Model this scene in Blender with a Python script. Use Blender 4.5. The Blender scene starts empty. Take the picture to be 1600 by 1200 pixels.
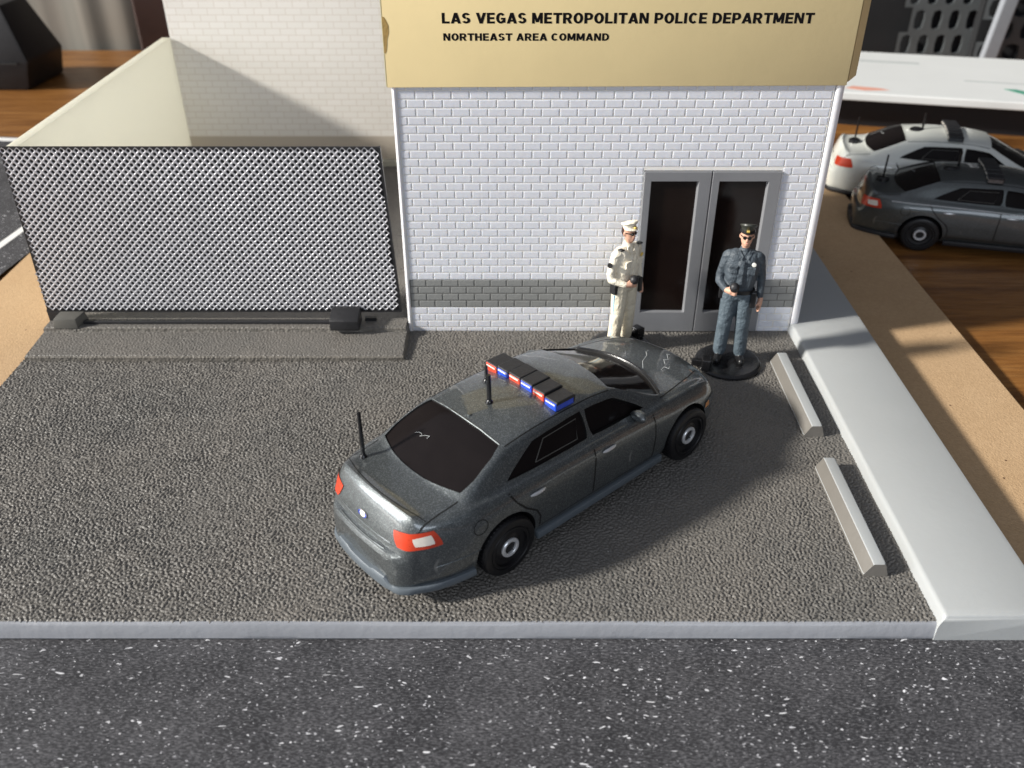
import bpy, bmesh, math, random
from mathutils import Vector, Matrix
from mathutils.bvhtree import BVHTree

# one Blender unit is one centimetre of the little diorama
scene = bpy.context.scene
scene.unit_settings.scale_length = 0.01
R = math.radians

# ------------------------------------------------------------------ camera
cam_d = bpy.data.cameras.new('camera')
cam = bpy.data.objects.new('camera', cam_d)
scene.collection.objects.link(cam)
cam.location = (0, 0, 10)
cam.rotation_euler = (R(90 - 33.3), 0, 0)
cam_d.sensor_width = 36
cam_d.lens = 31.57
cam_d.clip_start = 0.05
cam_d.clip_end = 1000
cam_d.dof.use_dof = True
cam_d.dof.focus_distance = 15.6
cam_d.dof.aperture_fstop = 0.34
scene.camera = cam

# ------------------------------------------------------------------ light
world = bpy.data.worlds.new('World')
scene.world = world
world.use_nodes = True
wn = world.node_tree
bg = wn.nodes['Background']
bg.inputs['Strength'].default_value = .85
tc = wn.nodes.new('ShaderNodeTexCoord')
mp = wn.nodes.new('ShaderNodeMapping')
mp.inputs['Rotation'].default_value = (R(0), R(35), R(-10))
gr = wn.nodes.new('ShaderNodeTexGradient'); gr.gradient_type = 'EASING'
sx = wn.nodes.new('ShaderNodeSeparateXYZ')
mr = wn.nodes.new('ShaderNodeMapRange')
mr.inputs['From Min'].default_value = -1; mr.inputs['From Max'].default_value = 1
cr = wn.nodes.new('ShaderNodeValToRGB')
e = cr.color_ramp.elements
e[0].position = 0.25; e[0].color = (0.03, 0.028, 0.026, 1)
e[1].position = 0.95; e[1].color = (0.34, 0.36, 0.42, 1)
m = cr.color_ramp.elements.new(0.6); m.color = (0.12, 0.122, 0.135, 1)
wn.links.new(tc.outputs['Generated'], mp.inputs['Vector'])
wn.links.new(mp.outputs['Vector'], sx.inputs['Vector'])
wn.links.new(sx.outputs['Z'], mr.inputs['Value'])
wn.links.new(mr.outputs['Result'], cr.inputs['Fac'])
wn.links.new(cr.outputs['Color'], bg.inputs['Color'])

def aim(o, d):
    o.rotation_euler = Vector(d).to_track_quat('-Z', 'Y').to_euler()

sun_d = bpy.data.lights.new('sun', 'SUN')
sun_d.energy = 6.8
sun_d.angle = R(5.0)
sun_d.color = (1.0, 0.955, 0.88)
sun = bpy.data.objects.new('sun', sun_d)
scene.collection.objects.link(sun)
SAZ, SEL = R(13.5), R(27.5)
aim(sun, (math.cos(SAZ) * math.cos(SEL), math.sin(SAZ) * math.cos(SEL), -math.sin(SEL)))
sun.location = (-30, -8, 20)

fill_d = bpy.data.lights.new('fill_light', 'AREA')  # added cool fill from the front, standing in for ambient light on the walls
fill_d.shape = 'RECTANGLE'; fill_d.size = 26; fill_d.size_y = 11
fill_d.energy = 4000
fill_d.color = (0.80, 0.88, 1.0)
fill = bpy.data.objects.new('fill_light', fill_d)
scene.collection.objects.link(fill)
fill.location = (7, -22, 16)
aim(fill, Vector((0, 16, 0)) - Vector(fill.location))

# broad low window on the left, behind the direct sunbeam
wl = bpy.data.lights.new('window_light', 'AREA'); wl.shape = 'RECTANGLE'; wl.size = 34; wl.size_y = 20; wl.energy = 15000; wl.color = (.93, .96, 1.0)
wo = bpy.data.objects.new('window_light', wl); scene.collection.objects.link(wo); wo.location = (-62, 2, 13); aim(wo, Vector((0, 12, 0)) - Vector(wo.location))
scene.view_settings.view_transform = 'Standard'
scene.view_settings.look = 'None'
scene.view_settings.exposure = 0.0
scene.view_settings.gamma = 1.0
scene.view_settings.use_curve_mapping = False

# ------------------------------------------------------------------ materials
class NT:
    def __init__(s, m):
        s.t = m.node_tree; s.n = s.t.nodes; s.l = s.t.links
    def new(s, typ, **kw):
        n = s.n.new(typ)
        for k, v in kw.items():
            if k.startswith('i_'):
                n.inputs[k[2:].replace('_', ' ')].default_value = v
            else:
                setattr(n, k, v)
        return n
    def link(s, a, b): s.l.new(a, b)
    def math(s, op, a, b=None, clamp=False):
        n = s.n.new('ShaderNodeMath'); n.operation = op; n.use_clamp = clamp
        for i, v in enumerate((a, b)):
            if v is None: continue
            if isinstance(v, (int, float)): n.inputs[i].default_value = v
            else: s.l.new(v, n.inputs[i])
        return n.outputs[0]
    def mix(s, fac, a, b, mode='MIX'):
        n = s.n.new('ShaderNodeMix'); n.data_type = 'RGBA'; n.blend_type = mode
        for k, v in ((0, fac), (6, a), (7, b)):
            if isinstance(v, (int, float)): n.inputs[k].default_value = v
            elif isinstance(v, tuple): n.inputs[k].default_value = (*v, 1)[:4]
            else: s.l.new(v, n.inputs[k])
        return n.outputs[2]
    def coord(s, scale=(1, 1, 1), rot=(0, 0, 0)):
        t = s.n.new('ShaderNodeTexCoord'); m_ = s.n.new('ShaderNodeMapping')
        m_.inputs['Scale'].default_value = scale; m_.inputs['Rotation'].default_value = rot
        s.l.new(t.outputs['Object'], m_.inputs['Vector']); return m_.outputs['Vector']
    def noise(s, vec, scale, detail=3, rough=.55):
        n = s.n.new('ShaderNodeTexNoise'); n.inputs['Scale'].default_value = scale
        n.inputs['Detail'].default_value = detail; n.inputs['Roughness'].default_value = rough
        s.l.new(vec, n.inputs['Vector']); return n.outputs['Fac']
    def ramp(s, fac, stops):
        n = s.n.new('ShaderNodeValToRGB'); el = n.color_ramp.elements
        while len(el) < len(stops): el.new(0.5)
        for q, (p, c) in zip(el, stops):
            q.position = p; q.color = (c, c, c, 1) if isinstance(c, (int, float)) else (*c, 1)
        s.l.new(fac, n.inputs['Fac']); return n.outputs['Color']

def mat(name, col, rough=.5, metal=0, coat=0, spec=.5, var=.08, vscale=2.0, bump=0, bscale=20, sss=0):
    """plain painted/plastic surface with faint mottling and optional fine grain"""
    m_ = bpy.data.materials.new(name); m_.use_nodes = True
    b = m_.node_tree.nodes['Principled BSDF']
    b.inputs['Roughness'].default_value = rough
    b.inputs['Metallic'].default_value = metal
    b.inputs['Coat Weight'].default_value = coat
    b.inputs['Coat Roughness'].default_value = .06
    b.inputs['Specular IOR Level'].default_value = spec
    if sss:
        b.inputs['Subsurface Weight'].default_value = sss
        b.inputs['Subsurface Radius'].default_value = (.12, .1, .08)
        b.inputs['Subsurface Scale'].default_value = .5
    T = NT(m_)
    v = T.coord()
    f = T.noise(v, vscale, 4)
    c = T.mix(f, tuple(x * (1 - var) for x in col), tuple(min(1, x * (1 + var)) for x in col))
    T.link(c, b.inputs['Base Color'])
    r_ = T.math('ADD', T.math('MULTIPLY', T.noise(v, vscale * 3, 3), .16), rough - .08)
    T.link(r_, b.inputs['Roughness'])
    if bump:
        bn = T.new('ShaderNodeBump'); bn.inputs['Strength'].default_value = 1
        bn.inputs['Distance'].default_value = bump
        T.link(T.noise(v, bscale, 3), bn.inputs['Height']); T.link(bn.outputs[0], b.inputs['Normal'])
    return m_

M = {}
def asphalt(name, col, grain=.035, scale=13):
    m_ = bpy.data.materials.new(name); m_.use_nodes = True
    T = NT(m_); b = T.n['Principled BSDF']
    v = T.coord((1, .8, 1))
    dist = T.new('ShaderNodeVectorMath', operation='ADD')
    nz = T.new('ShaderNodeTexNoise'); nz.inputs['Scale'].default_value = 5; nz.inputs['Detail'].default_value = 2
    T.link(v, nz.inputs['Vector'])
    sc = T.new('ShaderNodeVectorMath', operation='SCALE'); sc.inputs['Scale'].default_value = .06
    T.link(nz.outputs['Color'], sc.inputs[0]); T.link(v, dist.inputs[0]); T.link(sc.outputs[0], dist.inputs[1])
    vo = T.new('ShaderNodeTexVoronoi', feature='SMOOTH_F1'); vo.inputs['Scale'].default_value = scale
    vo.inputs['Smoothness'].default_value = .5
    T.link(dist.outputs[0], vo.inputs['Vector'])
    n2 = T.noise(dist.outputs[0], scale * 1.25, 2, .5)
    h = T.math('ADD', T.math('MULTIPLY', vo.outputs['Distance'], -1.0), T.math('MULTIPLY', n2, .9))
    # worn patches are flatter
    wear = T.noise(v, .55, 2)
    amp = T.ramp(wear, [(.38, .55), (.6, 1.0)])
    h = T.math('MULTIPLY', h, amp)
    bn = T.new('ShaderNodeBump'); bn.inputs['Strength'].default_value = 1; bn.inputs['Distance'].default_value = grain
    T.link(h, bn.inputs['Height']); T.link(bn.outputs[0], b.inputs['Normal'])
    big = T.noise(v, .5, 4)
    c = T.mix(T.ramp(big, [(.3, 0), (.7, 1)]), tuple(x * .86 for x in col), tuple(x * 1.12 for x in (col[0] * 1.05, col[1], col[2] * .96)))
    c = T.mix(T.ramp(n2, [(.4, 0), (.7, .5)]), c, tuple(x * 1.35 for x in col))
    # pale dust specks
    vd = T.new('ShaderNodeTexVoronoi'); vd.inputs['Scale'].default_value = 3.2; T.link(dist.outputs[0], vd.inputs['Vector'])
    sp = T.math('LESS_THAN', vd.outputs['Distance'], .045)
    pick = T.new('ShaderNodeSeparateColor'); T.link(vd.outputs['Color'], pick.inputs[0])
    sp = T.math('MULTIPLY', sp, T.math('GREATER_THAN', pick.outputs[0], .9))
    c = T.mix(sp, c, (.55, .54, .5))
    T.link(c, b.inputs['Base Color'])
    T.link(T.ramp(n2, [(.35, .56), (.65, .44)]), b.inputs['Roughness'])
    b.inputs['Specular IOR Level'].default_value = .5
    return m_
M['asphalt'] = asphalt('textured_asphalt_plastic', (.135, .122, .106), .060, 15)
M['asphalt_relief'] = asphalt('moulded_asphalt_plastic', (.130, .125, .116), .006, 40)
M['ramp'] = asphalt('grained_ramp_plastic', (.125, .118, .105), .020, 17)
M['grey'] = mat('pale_grey_plastic', (.375, .390, .393), .45, var=.05, vscale=.7, bump=.002, bscale=9, sss=.15)
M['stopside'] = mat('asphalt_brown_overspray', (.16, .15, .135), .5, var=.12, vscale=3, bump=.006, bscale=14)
M['lip'] = mat('grey_base_edge_plastic', (.265, .275, .30), .4, var=.10, vscale=1.2, bump=.01, bscale=5, sss=.1)
def translucent(m_, amt, col):
    T = NT(m_); b = T.n['Principled BSDF']; out = T.n['Material Output']
    tr = T.new('ShaderNodeBsdfTranslucent'); tr.inputs['Color'].default_value = (*col, 1)
    mx = T.new('ShaderNodeMixShader'); mx.inputs[0].default_value = amt
    T.link(b.outputs[0], mx.inputs[1]); T.link(tr.outputs[0], mx.inputs[2]); T.link(mx.outputs[0], out.inputs['Surface'])
M['white'] = mat('white_wall_plastic', (.78, .78, .80), .38, var=.03, vscale=.8, bump=.003, bscale=14, sss=.2)
M['bandjoint'] = mat('dark_band_joint_paint', (.13, .13, .125), .6, var=.2, vscale=6)
M['brick'] = mat('cool_lit_brick_plastic', (.71, .725, .775), .36, var=.035, vscale=.9, bump=.003, bscale=12, sss=.45)  # bluish tint paints the cool ambient light on the bricks
M['mortar'] = mat('warm_lit_joint_plastic', (.84, .81, .77), .5, var=.06, vscale=1.2, sss=.45)  # warm tint paints the warm light glowing in the joints
M['band'] = mat('grey_band_paint', (.235, .24, .235), .5, var=.10, vscale=4, bump=.004, bscale=20)
M['cream'] = mat('cream_resin', (.74, .72, .62), .5, var=.04, vscale=.6, bump=.006, bscale=4, sss=.2)
translucent(M['cream'], .5, (.82, .82, .755))
M['silver'] = mat('silver_grey_paint', (.27, .275, .29), .38, metal=.35, var=.08, vscale=3, bump=.004, bscale=30)
M['glass'] = mat('dark_tinted_glass', (.010, .008, .008), .12, coat=0, spec=.5, var=.3)
M['glass'].node_tree.nodes['Principled BSDF'].inputs['Specular IOR Level'].default_value = .2
M['screen'] = mat('smoked_screen_plastic', (.012, .010, .010), .10, spec=.6, var=.3)
M['doorglass'] = mat('brown_reflection_door_glass', (.009, .005, .004), .16, spec=.35, var=.5, vscale=1.2)  # brown base colour paints faint reflections into the black door glass
M['card'] = mat('tan_cardboard', (.76, .62, .34), .8, spec=.12, var=.05, vscale=1.1, bump=.0015, bscale=9)
M['cardedge'] = mat('sunlit_cardboard_edge', (.75, .68, .42), .8, spec=.2)  # paler tan paints sunlight onto the card's left edge
M['torn'] = mat('torn_cardboard', (.40, .27, .10), .85, spec=.1, var=.2, vscale=8, bump=.01)
M['ink'] = mat('black_ink', (.007, .006, .007), .8, spec=.08, var=.2)
M['blackplastic'] = mat('glossy_black_plastic', (.010, .010, .011), .25, spec=.5, var=.3, bump=.003, bscale=20)
M['matteblack'] = mat('matte_black_plastic', (.016, .016, .018), .5, var=.3, vscale=6, bump=.006, bscale=25)
M['rubber'] = mat('black_tyre_plastic', (.007, .007, .008), .42, var=.2)
M['chrome'] = mat('silver_hub_foil', (.72, .73, .74), .30, metal=.5, var=.08)
M['redlens'] = mat('red_lens_paint', (.56, .05, .018), .3, coat=.4, var=.15, vscale=9)
M['bluelens'] = mat('blue_lens_paint', (.008, .055, .50), .3, coat=.4, var=.2, vscale=9)
M['whitelens'] = mat('white_lens_paint', (.75, .70, .62), .35, coat=.4, var=.15, vscale=12)
M['amber'] = mat('amber_lens_paint', (.55, .24, .08), .35, coat=.4, var=.2, vscale=9)
M['chassis'] = mat('slate_blue_grey_plastic', (.10, .118, .135), .35, var=.10, vscale=3, bump=.004, bscale=14)
M['chassis_light'] = mat('bare_metal_scratch', (.42, .44, .44), .4, var=.3, vscale=9)
M['blockgrey'] = mat('plain_dark_grey_plastic', (.095, .092, .082), .5, var=.12, vscale=3)
M['lens_dark'] = mat('smoked_clear_plastic', (.10, .105, .11), .2, coat=.6, var=.7, vscale=14)
M['skin'] = mat('painted_skin', (.58, .33, .23), .55, var=.15, vscale=10)
M['tanshirt'] = mat('cream_uniform_paint', (.78, .72, .59), .6, var=.14, vscale=6, bump=.06, bscale=7)
M['tantrouser'] = mat('khaki_uniform_paint', (.66, .60, .47), .6, var=.14, vscale=6, bump=.06, bscale=6)
M['navyshirt'] = mat('slate_uniform_paint', (.055, .070, .085), .6, var=.35, vscale=6, bump=.07, bscale=7)
M['navytrouser'] = mat('blue_grey_uniform_paint', (.075, .10, .12), .6, var=.35, vscale=6, bump=.07, bscale=6)
M['boot'] = mat('black_boot_paint', (.010, .010, .011), .3)
M['leather'] = mat('black_belt_paint', (.012, .012, .013), .4)
M['gold'] = mat('gold_badge_paint', (.70, .50, .12), .35, metal=.4)
M['badgewhite'] = mat('pale_badge_paint', (.75, .75, .70), .4)
M['stripe'] = mat('light_blue_stripe_paint', (.12, .42, .62), .6)
M['navycap'] = mat('olive_black_cap_paint', (.035, .037, .030), .45, var=.2, vscale=10)
M['backing'] = mat('black_backing_card', (.006, .006, .008), .6)
M['mesh'] = mat('pewter_mesh_plastic', (.55, .55, .58), .34, metal=.25, var=.10, vscale=1.3)
M['whitecard'] = mat('white_box_card', (.66, .68, .68), .6, var=.04, vscale=.6)
M['greenink'] = mat('green_print', (.07, .30, .21), .6, var=.15, vscale=2)
M['redink'] = mat('faded_red_print', (.70, .34, .26), .6, var=.25, vscale=4)
M['greyink'] = mat('faded_grey_print', (.50, .53, .53), .6, var=.1, vscale=3)
M['steelgrey'] = mat('grey_metal_paint', (.26, .28, .31), .5, var=.1)
M['lattice'] = mat('dark_grey_lattice', (.085, .095, .10), .55, var=.2)
M['darkcloth'] = mat('dark_fabric', (.008, .009, .011), .8, var=.5, vscale=.5)
M['darkwood'] = mat('dark_brown_wood', (.035, .014, .010), .45, var=.3, vscale=1)
M['whiteline'] = mat('white_road_line_print', (.75, .75, .74), .6)

def paint(name, col, flake=1.0, metal=.75):
    m_ = bpy.data.materials.new(name); m_.use_nodes = True
    T = NT(m_); b = T.n['Principled BSDF']
    v = T.coord()
    vo = T.new('ShaderNodeTexVoronoi'); vo.inputs['Scale'].default_value = 80; T.link(v, vo.inputs['Vector'])
    sc = T.new('ShaderNodeSeparateColor'); T.link(vo.outputs['Color'], sc.inputs[0])
    fl = T.ramp(sc.outputs[0], [(.55, 0), (1.0, 1)])
    c = T.mix(T.noise(v, 1.5, 4), tuple(x * .9 for x in col), tuple(x * 1.1 for x in col))
    fm = T.math('MULTIPLY', fl, .42 * flake)
    c = T.mix(fm, c, tuple(min(1, x * 3.2 + .03) for x in col))
    # thin pale scuffs
    w = T.new('ShaderNodeTexWave'); w.inputs['Scale'].default_value = .55; w.inputs['Distortion'].default_value = 9
    w.inputs['Detail'].default_value = 3; T.link(v, w.inputs['Vector'])
    sc2 = T.ramp(w.outputs['Fac'], [(.984, 0), (.995, 1)])
    msk = T.ramp(T.noise(v, 1.1, 2), [(.60, 0), (.64, 1)])
    c = T.mix(T.math('MULTIPLY', T.math('MULTIPLY', sc2, msk), .5 * flake), c, (.45, .46, .45))
    T.link(c, b.inputs['Base Color'])
    b.inputs['Metallic'].default_value = metal
    T.link(T.math('ADD', T.math('MULTIPLY', T.noise(v, 6, 3), .14), .34), b.inputs['Roughness'])
    b.inputs['Coat Weight'].default_value = 1; b.inputs['Coat Roughness'].default_value = .05
    bn = T.new('ShaderNodeBump'); bn.inputs['Strength'].default_value = 1; bn.inputs['Distance'].default_value = .0011 * flake
    T.link(sc.outputs[1], bn.inputs['Height']); T.link(bn.outputs[0], b.inputs['Normal'])
    return m_
M['paint'] = paint('metallic_charcoal_paint', (.108, .120, .124))
M['paintgrey'] = paint('metallic_grey_paint', (.085, .095, .095), .5, .7)
M['paintwhite'] = paint('gloss_white_paint', (.70, .72, .67), .0, 0)
M['seam'] = mat('dark_panel_gap', (.006, .006, .006), .6)

def backbrick():
    m_ = bpy.data.materials.new('printed_cream_brick'); m_.use_nodes = True
    T = NT(m_); b = T.n['Principled BSDF']
    t = T.new('ShaderNodeTexCoord'); s_ = T.new('ShaderNodeSeparateXYZ'); cb = T.new('ShaderNodeCombineXYZ')
    T.link(t.outputs['Object'], s_.inputs[0]); T.link(s_.outputs['X'], cb.inputs[0]); T.link(s_.outputs['Z'], cb.inputs[1])
    br = T.new('ShaderNodeTexBrick'); br.inputs['Scale'].default_value = 1
    br.inputs['Brick Width'].default_value = .46; br.inputs['Row Height'].default_value = .19
    br.inputs['Mortar Size'].default_value = .012; br.inputs['Mortar Smooth'].default_value = .3
    br.inputs['Color1'].default_value = (.79, .76, .71, 1); br.inputs['Color2'].default_value = (.82, .79, .745, 1)
    br.inputs['Mortar'].default_value = (.66, .60, .53, 1)
    T.link(cb.outputs[0], br.inputs['Vector'])
    v = T.coord()
    c = T.mix(T.math('MULTIPLY', T.noise(v, 5, 3), .25), br.outputs['Color'], (.72, .69, .62))
    lo = T.math('LESS_THAN', s_.outputs['Z'], .93)
    c = T.mix(lo, c, (.52, .46, .385))
    T.link(c, b.inputs['Base Color']); b.inputs['Roughness'].default_value = .7
    return m_
M['backbrick'] = backbrick()

def wood():
    m_ = bpy.data.materials.new('varnished_oak_desk'); m_.use_nodes = True
    T = NT(m_); b = T.n['Principled BSDF']
    v = T.coord((.16, 1.6, 1))
    n1 = T.noise(v, 1.6, 6, .6)
    v2 = T.coord((.5, 9, 1)); n2 = T.noise(v2, 2.2, 4, .6)
    c = T.ramp(n1, [(.3, (.12, .046, .012)), (.5, (.25, .108, .028)), (.72, (.37, .18, .055))])
    c = T.mix(T.ramp(n2, [(.45, 0), (.7, .6)]), c, (.11, .042, .010))
    T.link(c, b.inputs['Base Color'])
    T.link(T.ramp(n2, [(.3, .28), (.7, .42)]), b.inputs['Roughness'])
    bn = T.new('ShaderNodeBump'); bn.inputs['Distance'].default_value = .01; T.link(n2, bn.inputs['Height']); T.link(bn.outputs[0], b.inputs['Normal'])
    return m_
M['wood'] = wood()

def mdf():
    m_ = bpy.data.materials.new('brown_fibreboard'); m_.use_nodes = True
    T = NT(m_); b = T.n['Principled BSDF']
    v = T.coord()
    c = T.mix(T.noise(v, 1.0, 5), (.45, .30, .165), (.55, .385, .23))
    c = T.mix(T.ramp(T.noise(v, 14, 5, .7), [(.35, .35), (.65, 0)]), c, (.30, .19, .10))
    vd = T.new('ShaderNodeTexVoronoi'); vd.inputs['Scale'].default_value = 2.1; T.link(v, vd.inputs['Vector'])
    c = T.mix(T.math('LESS_THAN', vd.outputs['Distance'], .05), c, (.14, .08, .045))
    T.link(c, b.inputs['Base Color']); b.inputs['Roughness'].default_value = .82
    b.inputs['Specular IOR Level'].default_value = .25
    bn = T.new('ShaderNodeBump'); bn.inputs['Distance'].default_value = .012; T.link(T.noise(v, 22, 4), bn.inputs['Height']); T.link(bn.outputs[0], b.inputs['Normal'])
    return m_
M['mdf'] = mdf()

def paper():
    """dark printed road paper strewn with little pale flecks"""
    m_ = bpy.data.materials.new('speckled_asphalt_print'); m_.use_nodes = True
    T = NT(m_); b = T.n['Principled BSDF']
    v0 = T.coord()
    base = T.mix(T.ramp(T.noise(v0, .9, 6, .7), [(.35, 0), (.66, 1)]), (.034, .034, .038), (.088, .087, .094))
    fine = T.noise(T.coord((.6, 1.5, 1), (0, 0, .6)), 26, 4, .7)
    base = T.mix(T.ramp(fine, [(.36, .85), (.60, 0)]), base, (.014, .014, .016))
    base = T.mix(T.ramp(fine, [(.50, 0), (.74, .75)]), base, (.19, .19, .20))
    col = base
    dens = T.noise(v0, .7, 3)
    for i, (sc, sx_, rot, rad, thr) in enumerate([(5.8, .50, .5, .088, .45), (9.0, .45, -.7, .108, .45), (7.4, .35, 1.5, .095, .45), (14., .7, .2, .15, .45), (4.2, .30, .9, .055, .5)]):
        v = T.coord((sx_, 1, 1), (0, 0, rot))
        nz = T.new('ShaderNodeTexNoise'); nz.inputs['Scale'].default_value = 9; T.link(v, nz.inputs['Vector'])
        s_ = T.new('ShaderNodeVectorMath', operation='SCALE'); s_.inputs['Scale'].default_value = .13
        T.link(nz.outputs['Color'], s_.inputs[0])
        a = T.new('ShaderNodeVectorMath', operation='ADD'); T.link(v, a.inputs[0]); T.link(s_.outputs[0], a.inputs[1])
        vo = T.new('ShaderNodeTexVoronoi', voronoi_dimensions='2D'); vo.inputs['Scale'].default_value = sc; T.link(a.outputs[0], vo.inputs['Vector'])
        sp = T.new('ShaderNodeSeparateColor'); T.link(vo.outputs['Color'], sp.inputs[0])
        r_ = T.math('MULTIPLY', T.math('SUBTRACT', sp.outputs[0], thr), rad / (1 - thr))
        hit = T.math('MULTIPLY', T.math('SUBTRACT', r_, vo.outputs['Distance']), 34, True)
        hit = T.math('MULTIPLY', hit, T.ramp(dens, [(.30, .35), (.55, 1)]))
        col = T.mix(hit, col, (.74, .74, .77) if i % 2 == 0 else (.5, .5, .53))
    T.link(col, b.inputs['Base Color']); b.inputs['Roughness'].default_value = .62
    b.inputs['Specular IOR Level'].default_value = .35
    bn = T.new('ShaderNodeBump'); bn.inputs['Distance'].default_value = .02; T.link(T.noise(v0, 1.2, 2), bn.inputs['Height']); T.link(bn.outputs[0], b.inputs['Normal'])
    return m_
M['paper'] = paper()

def curtain():
    m_ = bpy.data.materials.new('grey_curtain_fabric'); m_.use_nodes = True
    T = NT(m_); b = T.n['Principled BSDF']
    v = T.coord((1, 1, .02))
    c = T.mix(T.ramp(T.noise(v, .9, 2), [(.4, 0), (.62, 1)]), (.20, .19, .165), (.31, .285, .245))  # upright tone stripes paint the light and shade of the folds
    T.link(c, b.inputs['Base Color']); b.inputs['Roughness'].default_value = .9
    return m_
M['curtain'] = curtain()

# ------------------------------------------------------------------ builders
COL = scene.collection
class MB:
    def __init__(s): s.v = []; s.f = []; s.m = []
    def add(s, vs, fs, mi=0):
        o = len(s.v); s.v += [tuple(p) for p in vs]
        for f in fs: s.f.append([i + o for i in f]); s.m.append(mi)
    def box(s, a, b, mi=0, bev=0):
        x0, y0, z0 = a; x1, y1, z1 = b
        if bev <= 0:
            s.add([(x0, y0, z0), (x1, y0, z0), (x1, y1, z0), (x0, y1, z0), (x0, y0, z1), (x1, y0, z1), (x1, y1, z1), (x0, y1, z1)],
                  [(3, 2, 1, 0), (4, 5, 6, 7), (0, 1, 5, 4), (1, 2, 6, 5), (2, 3, 7, 6), (3, 0, 4, 7)], mi); return
        bm = bmesh.new(); bmesh.ops.create_cube(bm, size=1)
        for q in bm.verts: q.co = Vector(((x0 + x1) / 2 + q.co.x * (x1 - x0), (y0 + y1) / 2 + q.co.y * (y1 - y0), (z0 + z1) / 2 + q.co.z * (z1 - z0)))
        bmesh.ops.bevel(bm, geom=bm.edges[:], offset=bev, segments=2, affect='EDGES', profile=.5)
        s.bm(bm, mi)
    def bm(s, bm, mi=0, mtx=None):
        bm.verts.index_update()
        vs = [(mtx @ q.co if mtx else q.co.copy()) for q in bm.verts]
        s.add(vs, [[q.index for q in f.verts] for f in bm.faces], mi); bm.free()
    def tube(s, pts, rad, n=8, mi=0, caps=True):
        pts = [Vector(p) for p in pts]
        rads = rad if isinstance(rad, (list, tuple)) else [rad] * len(pts)
        rings = []; up = None
        for i, p in enumerate(pts):
            d = (pts[min(i + 1, len(pts) - 1)] - pts[max(i - 1, 0)]).normalized()
            if up is None: up = Vector((0, 0, 1)) if abs(d.z) < .9 else Vector((1, 0, 0))
            a = d.cross(up).normalized(); b = a.cross(d).normalized(); up = b
            rings.append([p + (a * math.cos(t) + b * math.sin(t)) * rads[i] for t in [2 * math.pi * k / n for k in range(n)]])
        vs = [q for r_ in rings for q in r_]; fs = []
        for i in range(len(rings) - 1):
            for k in range(n):
                fs.append((i * n + k, i * n + (k + 1) % n, (i + 1) * n + (k + 1) % n, (i + 1) * n + k))
        if caps: fs.append(tuple(range(n))[::-1]); fs.append(tuple((len(rings) - 1) * n + k for k in range(n)))
        s.add(vs, fs, mi)
    def lathe(s, prof, c=(0, 0, 0), axis='z', n=32, mi=0, flip=1):
        """prof = (radius, along-axis) pairs"""
        vs = []; fs = []
        for r_, h in prof:
            for k in range(n):
                t = 2 * math.pi * k / n
                if axis == 'z': p = (c[0] + r_ * math.cos(t), c[1] + r_ * math.sin(t), c[2] + h)
                else: p = (c[0] + r_ * math.cos(t), c[1] + h * flip, c[2] + r_ * math.sin(t))
                vs.append(p)
        for i in range(len(prof) - 1):
            for k in range(n): fs.append((i * n + k, i * n + (k + 1) % n, (i + 1) * n + (k + 1) % n, (i + 1) * n + k))
        s.add(vs, fs, mi)
    def prism(s, poly, h0, h1, axis='z', mi=0):
        n = len(poly)
        def P(a, b, h): return (a, b, h) if axis == 'z' else ((a, h, b) if axis == 'y' else (h, a, b))
        vs = [P(a, b, h0) for a, b in poly] + [P(a, b, h1) for a, b in poly]
        s.add(vs, [tuple(range(n))[::-1], tuple(range(n, 2 * n))] + [(i, (i + 1) % n, n + (i + 1) % n, n + i) for i in range(n)], mi)
    def build(s, name, mats, parent=None, smooth=False, loc=None, bev=0, fixn=True):
        me = bpy.data.meshes.new(name)
        me.from_pydata(s.v, [], s.f)
        if not isinstance(mats, (list, tuple)): mats = [mats]
        for q in mats: me.materials.append(M[q] if isinstance(q, str) else q)
        for p, mi in zip(me.polygons, s.m): p.material_index = mi
        if fixn or bev:
            bm = bmesh.new(); bm.from_mesh(me)
            if bev:
                bmesh.ops.remove_doubles(bm, verts=bm.verts[:], dist=1e-5)
                ed = [q for q in bm.edges if len(q.link_faces) == 2 and q.calc_face_angle(0) > .5]
                bmesh.ops.bevel(bm, geom=ed, offset=bev, segments=2, affect='EDGES', profile=.6)
            bmesh.ops.recalc_face_normals(bm, faces=bm.faces[:]); bm.to_mesh(me); bm.free()
        me.update()
        if smooth: me.shade_smooth()
        if smooth or bev: 
            me.shade_smooth(); me.set_sharp_from_angle(angle=R(38))
        o = bpy.data.objects.new(name, me); COL.objects.link(o)
        if parent: o.parent = parent
        if loc: o.location = loc
        return o

def tag(o, label=None, cat=None, group=None, kind=None):
    if label: o['label'] = label
    if cat: o['category'] = cat
    if group: o['group'] = group
    if kind: o['kind'] = kind
    return o
def thing(name, label, cat, loc=(0, 0, 0), rz=0, group=None):
    o = bpy.data.objects.new(name, None); COL.objects.link(o)
    o.location = loc; o.rotation_euler = (0, 0, rz); o.empty_display_size = .3
    return tag(o, label, cat, group)
def copy_tree(o, parent=None, swap=None):
    c = o.copy(); COL.objects.link(c); c.parent = parent
    if swap and c.type == 'MESH' and any(mm.name in swap for mm in c.data.materials if mm):
        c.data = c.data.copy()
        for i, mm in enumerate(c.data.materials):
            if mm.name in swap: c.data.materials[i] = M[swap[mm.name]]
    for ch in list(o.children): copy_tree(ch, c, swap)
    return c
rnd = random.Random(4)

# ------------------------------------------------------------------ the setting
b = MB(); b.box((-60, -12, -3.0), (60, 46.2, -.60)); b.build('tabletop', 'wood').__setitem__('kind', 'structure')
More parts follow.
